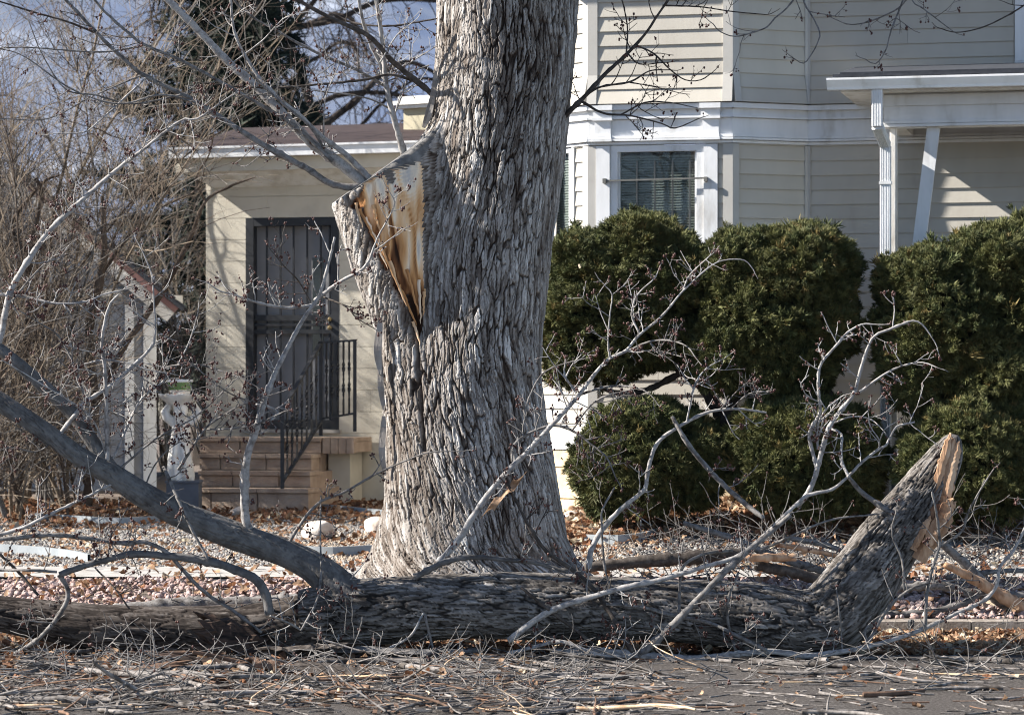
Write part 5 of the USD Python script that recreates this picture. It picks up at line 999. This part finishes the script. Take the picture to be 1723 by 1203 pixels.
# ------------------------------------------------------------------ statue, pot, plinth
dS = 26.4; gS = P(309, 855, dS); zS = float(gz(gS[0], dS)); up_ = lambda y: HC + (HOR - y) / F * dS; xs = lambda x: (x - CX) / F * dS
pl = MB(); zt = up_(808); w_ = (338 - 284) / F * dS / 2; pl.box(xs(310) - w_, xs(310) + w_, dS - w_, dS + w_, zS - .05, zt - .02); pl.box(xs(310) - w_ - .012, xs(310) + w_ + .012, dS - w_ - .012, dS + w_ + .012, zt - .019, zt)
pt = thing('plinth', [xs(310), dS, zS], 'dark slate block under the white statue', 'plinth'); b = MB(); b.box(xs(310) - w_, xs(310) + w_, dS - w_, dS + w_, zS - .05, zt - .022); obj('block', b, M['slate_base'], pt); b = MB(); b.box(xs(310) - w_ - .012, xs(310) + w_ + .012, dS - w_ - .012, dS + w_ + .012, zt - .02, zt); obj('top_slab', b, M['slate_base'], pt)
stu = thing('statue', [xs(305), dS, zt], 'white stone cherub statue holding a shallow bowl on its head', 'statue')
def J(x, y, dy, r): return np.array([xs(x), dS + dy, up_(y)]), r
def hullchain(js):
    out = []
    for (a, ra), (c, rc) in zip(js[:-1], js[1:]):
        s1 = m3.Manifold.sphere(ra, 20).translate(a.tolist()); s2 = m3.Manifold.sphere(rc, 20).translate(c.tolist()); out.append(m3.Manifold.batch_hull([s1, s2]))
    return out
parts = hullchain([J(306, 802, 0, 0.1161), J(305, 785, 0, 0.1075), J(303, 765, 0, 0.0903), J(303, 748, 0, 0.0929), J(304, 730, -.01, 0.0877), J(305, 714, 0, 0.0791), J(305, 707, 0, 0.0757), J(305, 700, 0, 0.0516)])          # draped legs, belly, chest
parts += hullchain([J(293, 800, -.07, 0.0516), J(294, 768, -.07, 0.0473), J(297, 745, -.05, 0.0473)]) + hullchain([J(315, 800, -.07, 0.0516), J(313, 768, -.065, 0.0473), J(309, 745, -.05, 0.0473)])    # the two legs under the cloth
parts += hullchain([J(305, 701, -.01, 0.0430), J(305, 696, -.045, 0.0516), J(305, 692, -.05, 0.0671), J(305, 687, -.04, 0.0671), J(305, 682, -.02, 0.0568)])                                       # neck, chin, face, skull
parts += hullchain([J(305, 694, -.130, 0.0120), J(305, 690.5, -.126, 0.0086)]) + hullchain([J(299, 696, -.10, 0.0224), J(299, 695, -.10, 0.0206)]) + hullchain([J(311, 696, -.10, 0.0224), J(311, 695, -.10, 0.0206)]) + hullchain([J(303, 698.5, -.108, 0.0086), J(307, 698.5, -.108, 0.0086)])   # nose, cheeks, mouth
parts += hullchain([J(292, 711, 0, 0.0447), J(281, 702, -.01, 0.0430), J(278, 694, -.01, 0.0396), J(283, 685, .0, 0.0327), J(287, 678, .01, 0.0292)]) + hullchain([J(318, 711, 0, 0.0447), J(330, 702, -.01, 0.0430), J(333, 694, -.01, 0.0396), J(328, 685, 0, 0.0327), J(323, 678, .01, 0.0292)])  # raised arms
for sx_ in (287, 323):
    for k in range(4): parts += hullchain([J(sx_ - 3.6 + 2.4 * k, 679, -.015, .010), J(sx_ - 3.6 + 2.4 * k, 675, -.03, .009), J(sx_ - 3.8 + 2.5 * k, 672, -.045, .008)])
body = m3.Manifold.batch_boolean(parts, m3.OpType.Add).refine_to_length(.016); mm = body.to_mesh(); tmh = trimesh.Trimesh(mm.vert_properties[:, :3], mm.tri_verts, process=True); trimesh.smoothing.filter_taubin(tmh, iterations=14)
fold = .010 * np.sin(np.arctan2(tmh.vertices[:, 1] - dS, tmh.vertices[:, 0] - xs(303)) * 9 + tmh.vertices[:, 2] * 6) * sstep(up_(738), up_(765), tmh.vertices[:, 2]); rd_ = tmh.vertices[:, :2] - [xs(303), dS]; tmh.vertices[:, :2] += rd_ / (np.linalg.norm(rd_, axis=1)[:, None] + 1e-6) * fold[:, None]
b = MB(); b.tm(tmh); obj('figure', b, M['marble'], stu, smooth=True)
for ex_ in (302.3, 307.7):
    b = MB(); s_ = trimesh.creation.icosphere(2, .011); s_.apply_translation([xs(ex_), dS - .112, up_(688.5)]); b.tm(s_); obj('eye', b, M['marble'], stu, smooth=True)
b = MB(); k = 48; 
ring_ = [(.05, 684), (.09, 682), (.15, 675), (.195, 668), (.205, 663.5), (.20, 663), (.18, 666), (.10, 671), (.0, 672)]; a_ = np.linspace(0, 2 * np.pi, k, endpoint=False); v = []
for r0, yy in ring_:
    sc_ = 1 + .05 * np.cos(a_ * 9) * (r0 > .12); v.append(np.stack([xs(304) + r0 * sc_ * np.cos(a_), dS + r0 * sc_ * np.sin(a_), np.full(k, up_(yy)) + .006 * np.cos(a_ * 9) * (r0 > .15)], -1))
n = len(ring_); v = np.vstack(v); b.add(v, [[i * k + j, i * k + (j + 1) % k, i * k + k + (j + 1) % k, i * k + k + j] for i in range(n - 1) for j in range(k)]); b.add(v[:k], [[0, i + 1, i] for i in range(1, k - 1)]); obj('bowl', b, M['marble'], stu, smooth=40)
pot = thing('flower_pot', [xs(303), dS, up_(664)], 'small green and floral pot with a white rim in the statue bowl', 'pot')
def lathe(prof, c, k=32):
    a_ = np.linspace(0, 2 * np.pi, k, endpoint=False); v = np.vstack([np.stack([c[0] + r * np.cos(a_), c[1] + r * np.sin(a_), np.full(k, z)], -1) for r, z in prof]); return MB().add(v, [[i * k + j, i * k + (j + 1) % k, i * k + k + (j + 1) % k, i * k + k + j] for i in range(len(prof) - 1) for j in range(k)])
c_ = (xs(303), dS); zb_ = up_(671)
obj('floral_body', lathe([(.0, zb_), (.085, zb_), (.10, up_(655)), (.102, up_(649))], c_), M['pot_floral'], pot, smooth=40)
obj('green_band', lathe([(.104, up_(656)), (.108, up_(649)), (.110, up_(643)), (.09, up_(643))], c_), M['green_glaze'], pot, smooth=40)
obj('rim', lathe([(.108, up_(643.5)), (.120, up_(642.5)), (.121, up_(639)), (.11, up_(638.5)), (.10, up_(642)), (.09, up_(655)), (.0, up_(655))], c_), M['white_paint'], pot, smooth=40)

# ------------------------------------------------------------------ rocks, edging, small things in the yard
def rock(c, s, seed, sub=2, flat=.65):
    r_ = np.random.default_rng(seed); t = trimesh.creation.icosphere(sub); v = t.vertices.copy()
    for _ in range(7): n_ = r_.normal(0, 1, 3); n_ /= np.linalg.norm(n_); h_ = r_.uniform(.55, .9); q = v @ n_; v = v - np.maximum(q - h_, 0)[:, None] * n_
    v = v * (1 + .12 * (nz(v * 3 + seed, seed)[:, None] - .5)); return MB().add(v * s * [1, .8, flat] @ trimesh.transformations.rotation_matrix(r_.uniform(0, 6.28), [0, 0, 1])[:3, :3].T + c, t.faces)
for k, (px, py, w, lb) in enumerate([(536, 908, 37, 'pale broken boulder in the gravel left of the big trunk'), (632, 897, 30, 'white stone touching the left flank of the big trunk'), (1030, 893, 26, 'pale stone in the gravel right of the big trunk'), (962, 880, 22, 'white stone against the right root of the big trunk'), (400, 872, 24, 'flat pale stone on gravel at the foot of the steps'), (352, 868, 14, 'small grey stone beside the statue plinth')]):
    q = P_on(px, py); obj('rock', rock(q + [0, .1, w / F * q[1] * .28], w / F * q[1], 40 + k, 3, .62), M['boulder'], label=lb, cat='rock', smooth=22)
def strip_edge(pts, label, h=.07):
    p = crom([P_on(*q) for q in pts], .12); mb = MB(); t = np.gradient(p, axis=0)[:, :2]; t /= np.linalg.norm(t, axis=1)[:, None]; o = np.stack([-t[:, 1], t[:, 0], 0 * t[:, 0]], -1) * .012
    v = np.stack([p - o - [0, 0, .05], p + o - [0, 0, .05], p + o + [0, 0, h], p - o + [0, 0, h]], 1).reshape(-1, 3); f = [[i * 4 + j, i * 4 + (j + 1) % 4, i * 4 + 4 + (j + 1) % 4, i * 4 + 4 + j] for i in range(len(p) - 1) for j in range(4)]
    obj('edging_strip', mb.add(v, f), M['edging'], label=label, cat='edging', smooth=30)
strip_edge([(484, 927), (510, 933), (560, 935), (620, 932), (690, 930)], 'curved grey metal edging strip left of the big trunk roots')
strip_edge([(985, 914), (1040, 915), (1085, 910), (1100, 904)], 'curved grey metal edging strip right of the big trunk')
strip_edge([(495, 857), (540, 860), (600, 866), (660, 872)], 'far grey edging strip behind the pale boulders')
strip_edge([(-60, 925), (0, 930), (60, 934), (120, 941), (150, 948)], 'pale blue edging strip in the gravel at the left edge')
strip_edge([(60, 876), (120, 880), (200, 884), (280, 880)], 'low edging along the leaf bed at the left')
b = MB(); q = P_on(455, 852); r_ = np.random.default_rng(4); t = trimesh.creation.icosphere(3); v = t.vertices * [.095, .06, .035]; v = v * (1 + .6 * (nz(t.vertices * 4, 5)[:, None] - .5)) + q + [0, 0, .03]; b.add(v, t.faces); obj('plastic_bag', b, M['pink_plastic'], label='crumpled pink and white plastic bag at the foot of the railing', cat='bag', smooth=20)
q = P_on(1531, 1046, 17.97, 19); mk = thing('marker_pipe', [q[0], 17.90, 0], 'short black pipe standing against the kerb at the right', 'pipe')
b = MB(); b.tube([(q[0], 17.915, 0), (q[0], 17.915, .15)], .011, 8); obj('pipe', b, M['iron'], mk); b = MB(); b.tube([(q[0], 17.915, .11), (q[0], 17.915, .125), (q[0], 17.915, .155), (q[0], 17.915, .165)], [.016, .021, .021, .014], 10); obj('cap', b, M['iron'], mk)
# weeds by the landing
for k, (px, py, h_, lb) in enumerate([(600, 838, .42, 'green weedy sprig growing beside the landing wall'), (628, 838, .75, 'thin climbing weed on the block wall near the trunk'), (575, 836, .30, 'small dry weed under the landing slab')]):
    q = P_on(px, py); r_ = np.random.default_rng(90 + k); wd = thing('weed', q, lb, 'plant'); sm, lm = MB(), MB()
    for _ in range(9):
        p, rr = stem(q + r_.normal(0, .05, 3) * [1, 1, 0], (r_.normal(0, .3), r_.normal(0, .2), 1), h_ * r_.uniform(.5, 1.1), .004, r_, .12); sm.tube(p, rr, 4)
        for c in p[1:]:
            for _ in range(5): a, e = r_.normal(0, .03, 3), r_.normal(0, .022, 3); lm.add([c + a, c + a + e, c + a + np.cross(e, r_.normal(0, 1, 3)) * .6 + e * .5], [[0, 1, 2]])
    obj('stems', sm, M['brush_tan'], wd, kind='stuff'); obj('leaves', lm, M['weed'] if k < 2 else M['leaf_tan'], wd, kind='stuff')

# ------------------------------------------------------------------ rocks of the planting strip, gravel, leaves, sticks
rng = np.random.default_rng(70); cnt = 0; rest = {0: MB(), 1: MB()}; RK = [rock(np.zeros(3), 1.0, 300 + k, 1, .75).arr() for k in range(10)]
spots = []
for _ in range(14000):
    x, y = rng.uniform(-4.2, 4.2), rng.uniform(18.14, 19.96)
    if abs(x) < 3.75 and (x + .3) ** 2 + (y - DT) ** 2 > .5 and len(spots) < 5600: spots.append((x, y))
spots.sort(key=lambda q: q[1])
def seen(x, y): px = CX + x / y * F; return (px < 600) or (px > 1480)
nvis = 0
for x, y in spots:
    s_ = rng.uniform(.010, .031); v, f = RK[rng.integers(10)]; a = rng.uniform(0, 6.28); c, sn = math.cos(a), math.sin(a); vv = v @ np.array([[c, sn, 0], [-sn, c, 0], [0, 0, 1]]) * s_ + [x, y, float(gz(x, max(y, 18.11))) + s_ * rng.uniform(.1, .6)]
    m = 0 if rng.random() < .62 else 1
    if seen(x, y) and nvis < 300 and y > 18.3: nvis += 1; obj('strip_rock', MB().add(vv, f), M[('rock_pink', 'rock_rust')[m]], strip)
    else: rest[m].add(vv, f)
for m in (0, 1): obj('red_gravel', rest[m], M[('rock_pink', 'rock_rust')[m]], label=('broken pink landscaping rock between kerb and sidewalk', 'broken rust-red landscaping rock between kerb and sidewalk')[m], cat='gravel', kind='stuff')
def pebble(seed, m): v, f = rock(np.zeros(3), 1.0, seed, 1, .7).arr(); return v, f, M[m]
PEB = [pebble(401, 'gravel_grey'), pebble(402, 'gravel_grey'), pebble(403, 'gravel_grey'), pebble(404, 'gravel_warm'), pebble(405, 'gravel_dark'), pebble(406, 'gravel_warm')]
n = 62000; y = 20.94 + (28.2 - 20.94) * rng.random(n) ** 1.25; x = rng.uniform(-1.06, 1.06, n) * (862 / F) * y; z = gz(x, y)
bed = ((x - (-.25)) / 1.5) ** 2 + ((y - 22.9) / 1.9) ** 2 < 1
keep = np.ones(n, bool); idx = np.where(bed, rng.choice([3, 5, 3, 0], n), rng.choice([0, 1, 2, 0, 1, 3, 4], n))
scatter('gravel', PEB, np.stack([x, y, z + .004], -1)[keep], quats(rng, n)[keep], (rng.uniform(.009, .021, n) * np.where(bed, .75, 1))[keep], idx[keep], label='grey and tan gravel covering the front yard', cat='gravel')
def leaves(name, n, xr, yr, label, zfun, pile, seed, w=(3, 2, 2, .5, 3, 2, 2), size=(.6, 1.1), dens=None):
    r_ = np.random.default_rng(seed); y = r_.uniform(*yr, n); x = (r_.uniform(*xr, n) - CX) / F * y
    keep = r_.random(n) < (dens(x, y) if dens else 1); x, y = x[keep], y[keep]; m = len(x); w = NP(w) / sum(w)
    z = zfun(x, y) + r_.random(m) ** 1.5 * (pile(x, y) if callable(pile) else pile) + .008
    scatter(name, LEAVES, np.stack([x, y, z], -1), quats(r_, m, .55), r_.uniform(*size, m), r_.choice(7, m, p=w), label=label, cat='leaves')
leaves('leaf_litter', 5200, (1370, 1800), (17.32, 17.96), 'tan and brown dry leaves heaped in the gutter at right', lambda x, y: 0 * x, lambda x, y: .09 * sstep(17.3, 17.85, y), 1, (5, 1.5, 1.5, 4, 5, 1.5, 3))
leaves('leaf_litter', 2800, (-100, 1370), (17.3, 17.96), 'dry leaves caught in the gutter under the fallen limb', lambda x, y: 0 * x, .06, 2, (4, 2, 2.5, 2, 4, 2, 2))
leaves('leaf_litter', 8500, (925, 1860), (22.0, 24.0), 'dry orange leaves banked under the junipers', gz, .07, 3, (5, 2.5, 2, 2, 5, 2.5, 2), dens=lambda x, y: sstep(21.9, 22.5, y + .25 * (nz(np.stack([x * 3, y * 3, x * 0], -1)) - .5)))
leaves('leaf_litter', 6500, (-60, 660), (24.3, 28.0), 'brown dry leaves banked along the houses at left', gz, .05, 4, (3, 4, 4, .4, 3, 4, 2), dens=lambda x, y: sstep(24.2, 27.0, y + 1.2 * (nz(np.stack([x * 2, y * 2, x * 0], -1), 6) - .5)))
leaves('leaf_litter', 2600, (-40, 1760), (20.9, 25.5), 'scattered dry leaves on the gravel', gz, .01, 5)
leaves('leaf_litter', 900, (-40, 1760), (18.1, 20.9), 'scattered dry leaves on the red rock and sidewalk', lambda x, y: gz(x, y) + .025, .02, 6)
leaves('leaf_litter', 420, (-40, 900), (15.6, 17.4), 'dry leaves among the sticks at the left of the road', lambda x, y: 0 * x, .03, 8, size=(.5, 1.0))
leaves('leaf_litter', 130, (-40, 1760), (14.4, 17.4), 'a few dry leaves scattered on the asphalt', lambda x, y: 0 * x, .01, 7, size=(.4, .8))
# sticks on the road
rng = np.random.default_rng(123)
def stick_mesh(px, py, L, az, r0, seed, lift=0.0, zf=None, pitch=.03):
    r_ = np.random.default_rng(seed); q = P_on(px, py, 13.5, 27) ; n = max(5, int(L / .06)); d = np.array([math.cos(az), math.sin(az), abs(r_.normal(0, pitch)) + r_.normal(0, .02)]); p = [q - d * L / 2 * [1, 1, 0]]
    w = r_.normal(0, .13)
    for k in range(n): d = d + np.array([r_.normal(0, .07), r_.normal(0, .07), r_.normal(0, .03)]) + np.array([-d[1], d[0], 0]) * w; d[2] *= .93 if pitch > .05 else .6; d /= np.linalg.norm(d); p.append(p[-1] + d * L / n)
    p = NP(p); g_ = gz(p[:, 0], p[:, 1]) if zf is None else zf; p[:, 2] = np.maximum(g_ + r0 * .8 + lift, p[:, 2] + lift); rr = np.linspace(r0, r0 * r_.uniform(.4, .9), len(p)) * r_.uniform(.85, 1.15, len(p))
    mb = MB(); mb.tube(p, rr, 6 if r0 > .008 else 5)
    if L > .3:
        for _ in range(int(r_.integers(0, 4))):
            i = int(r_.integers(1, len(p) - 1)); o = r_.normal(0, 1, 3) * [1, 1, .35]; e, er = stem(p[i], (p[i + 1] - p[i]) * 5 + o * .6, L * r_.uniform(.15, .4), rr[i] * .6, r_, .12, 0); e[:, 2] = np.maximum(e[:, 2], gz(e[:, 0], e[:, 1]) + .004); mb.tube(e, er, 4)
    return mb
named = [(1515, 1172, .40, .10, .016, 'brown_stick', 'thick short dark stick lying alone on the asphalt at right'), (1690, 1178, .30, .02, .010, 'stick', 'short grey stick at the right edge of the road'), (1500, 1148, .62, -.05, .008, 'stick', 'long bent grey stick on the asphalt at right'), (1640, 1135, .55, -.04, .006, 'wood_stick', 'straight pale stick just in front of the gutter leaves'),
         (600, 1165, .22, .55, .017, 'wood_stick', 'short peeled blond stick below the log'), (520, 1183, .34, .06, .016, 'wood_stick', 'longest peeled blond stick near the bottom edge'), (690, 1125, .12, -1.2, .014, 'wood_stick', 'blond broken stub pointing up from the bark tube'), (85, 1195, .34, .05, .018, 'wood_stick', 'blond split stick at the bottom left corner'), (1010, 1196, .06, 1.0, .018, 'wood_stick', 'small pale wood chip at the bottom centre'),
         (120, 1150, .5, .12, .010, 'brown_stick', 'reddish brown stick lying at the far left of the road'), (980, 1180, .45, -.15, .013, 'stick', 'grey forked stick at the bottom centre of the road'), (320, 1168, .7, .05, .013, 'stick', 'long dark grey stick lying level at the lower left')]
for k, (px, py, L, az, r0, m, lb) in enumerate(named): obj('stick', stick_mesh(px, py, L, az, r0, 700 + k), M[m], label=lb, cat='stick', smooth=True)
def stick_label(px, py, L, m, g_):
    z = 'under the dark bare log' if px < 480 else 'below the fallen limb fork' if px < 800 else 'below the log middle' if px < 1200 else 'on open asphalt at right'
    row = 'near the bottom edge' if py > 1165 else 'in mid road' if py > 1130 else 'close to the log'
    return f"{'long' if L > .55 else 'middling' if L > .35 else 'short'} {dict(stick='grey', brown_stick='brown', wood_stick='blond')[m]} stick in road litter {z}, {row}"
G = 'broken grey sticks littering the road'; cnt = 0; tiny = {'stick': MB(), 'wood_stick': MB(), 'brown_stick': MB()}
def density(px, py): return 1.0 if px < 900 else .9 - .55 * sstep(880, 1250, px)
k = 0
while cnt < 275 or k < 2300:
    k += 1; px = rng.uniform(-60, 1780); py = 1100 + 103 * rng.random() ** .9 if px < 900 else 1108 + 95 * rng.random()
    if rng.random() > density(px, py): continue
    big_ = cnt < 275 and rng.random() < .26; L = rng.uniform(.18, .8) if big_ else rng.uniform(.04, .24); m = rng.choice(['stick', 'stick', 'stick', 'brown_stick', 'wood_stick'], p=[.3, .31, .22, .14, .03])
    g_ = stick_mesh(px, py, L, rng.normal(0, .9) + (math.pi if rng.random() < .5 else 0), rng.choice([.0045, .006, .009, .014, .02], p=[.22, .28, .26, .16, .08]) if big_ else rng.uniform(.0022, .005), 1000 + k, rng.uniform(0, .03) if px < 900 else 0, pitch=rng.choice([.04, .12, .32], p=[.5, .3, .2]) if px < 900 else rng.choice([.03, .08, .2], p=[.65, .25, .1]))
    if big_: cnt += 1; obj('stick', g_, M[m], label=stick_label(px, py, L, m, g_), cat='stick', group=G, smooth=True)
    else: tiny[m].add(*g_.arr())
for m in tiny: obj('stick_litter', tiny[m], M[m], label={'stick': 'fine grey twig litter strewn over the road', 'wood_stick': 'fine blond wood slivers strewn over the road', 'brown_stick': 'fine brown twig litter strewn over the road'}[m], cat='twigs', kind='stuff', smooth=True)
tw, bm, bc = MB(), MB(), MB(); r_ = np.random.default_rng(17)
for k in range(330):
    px = r_.uniform(-40, 1000) if k < 250 else r_.uniform(1000, 1740); q = P_on(px, 1092 + 100 * r_.random() ** 1.4 if px < 1000 else r_.uniform(1085, 1150), 13.5, 19)
    sprig(tw, bm, q + [0, 0, .01], (r_.choice([-1, 1]), r_.normal(0, .4), r_.uniform(.0, .55)), r_.uniform(.12, .5), r_.uniform(.0022, .0055), r_, r_.uniform(-.7, .6), 2, 0, .12)
for v_ in tw.v: v_[:, 2] = np.maximum(v_[:, 2], gz(v_[:, 0], v_[:, 1]) + .003)
obj('twig_tangle', tw, M[GB], label='tangle of curved grey twigs rising from the road along the fallen limb', cat='twigs', kind='stuff', smooth=True); obj('bud_litter', bm, M['bud'], label='reddish buds on the twigs along the fallen limb', cat='buds', kind='stuff')
for k in range(420):
    q = P_on(r_.uniform(-40, 900), 1095 + 106 * r_.random(), 13.5, 17.9); L, w, t = r_.uniform(.02, .11), r_.uniform(.008, .03), r_.uniform(.003, .010); a = r_.uniform(0, 6.28); u = np.array([math.cos(a), math.sin(a), r_.normal(0, .2)]); bc.bar(q - u * L / 2 + [0, 0, .012], q + u * L / 2 + [0, 0, .012], w, t)
obj('bark_chips', bc, M['brown_stick'], label='dark brown bark chips scattered among the sticks on the road', cat='bark', kind='stuff')
# bigger broken branches on the strip and the gravel
back = [(T(GB, '190,1030 300,1018 420,1016 545,1010', [24, 27, 28, 30]), 18.3, 'rough grey branch lying on the red rock behind the dark log'), (T(DB, '985,955 1080,945 1160,938 1250,930', [16, 20, 22, 20]), 18.6, 'thick dark branch lying behind the log right of the big trunk'),
        (T('split_wood', '1240,940 1290,938 1340,938', [10, 14, 12]), 18.5, 'splintered orange branch piece in the middle behind the log'), (T(GB, '1150,880 1230,905 1300,935 1400,965', [8, 11, 13, 12]), 19.0, 'grey branch sloping down behind the upturned log'), (T(DB, '1270,950 1340,965 1420,985', [18, 20, 16]), 18.6, 'short dark branch against the elbow of the log'),
        (T(GB, '1560,895 1620,945 1670,1000 1710,1030', [10, 16, 20, 22]), 18.4, 'grey branch slanting down at the right behind the broken end'), (T('split_wood', '1590,950 1640,975 1690,1005 1740,1035', [10, 18, 24, 22]), 18.3, 'split blond branch beside the slanting grey branch at right'), (T(GB, '1500,990 1580,985 1650,1000 1760,1000', [13, 14, 13, 10]), 18.35, 'long grey branch lying level at the right on the red rock'),
        (T(SL, '1480,1035 1560,1030 1620,1015 1670,985', [10, 12, 11, 8]), 18.25, 'curved smooth branch low at the right above the kerb'), (T(GB, '1330,905 1400,920 1440,940', [8, 9, 7]), 18.9, 'small grey branch just left of the upturned log'), (T('split_wood', '1300,915 1360,925 1425,938', [6, 10, 5]), 18.8, 'long splinter of red-brown wood left of the upturned log'), (T(GB, '1590,970 1700,960 1780,965', [8, 9, 8]), 19.2, 'thin grey branch on the gravel at the right edge')]
for k, ((m, pts, _), d, lb) in enumerate(back):
    p, rr = branch_path(pts, d, d + .15, 800 + k, 7, .02); p[:, 2] = np.maximum(p[:, 2], gz(p[:, 0], p[:, 1]) + rr * .7); th_ = thing('fallen_branch', p[0], lb, 'branch'); mb = MB(); mb.tube(p, rr, 9, jitter=.12, rng=rng); obj('stem', mb, M[m], th_, smooth=True)
    tm, bm = MB(), MB(); twigs_on(tm, bm, p, rr, np.random.default_rng(850 + k), 7, (.08, .35), kids=1, nb=.4); 
    if tm.n: obj('twigs', tm, M[GB], th_, kind='stuff', smooth=True)
tg = MB(); bm = MB(); r_ = np.random.default_rng(5)
for _ in range(150):
    q = P_on(r_.uniform(1050, 1780), r_.uniform(905, 1010)); sprig(tg, bm, q + [0, 0, r_.uniform(.0, .10)], (r_.choice([-1, 1]), r_.normal(0, .4), r_.uniform(.0, .5)), r_.uniform(.2, .8), r_.uniform(.002, .005), r_, .35, 2, 0, .5)
obj('brush_litter', tg, M[GB], label='tangle of fine grey twigs on the gravel behind the upturned log', cat='twigs', kind='stuff', smooth=True); obj('bud_litter', bm, M['bud'], label='reddish buds on the tangled twigs behind the upturned log', cat='buds', kind='stuff')
# ------------------------------------------------------------------ air
HZ = usdkit.material(stage, '/World/Looks/haze_air', {'v': ('principled_volume', {'color': (.38, .58, 1.0), 'density': .000022, 'anisotropy': .2})}, [], volume='v.volume')
b = MB(); b.box(-9500, 9500, -9500, 14000, -1.3, 1900); obj('haze', b, HZ, kind='stuff', label='thin bluish air between the houses and the mountain', cat='haze')
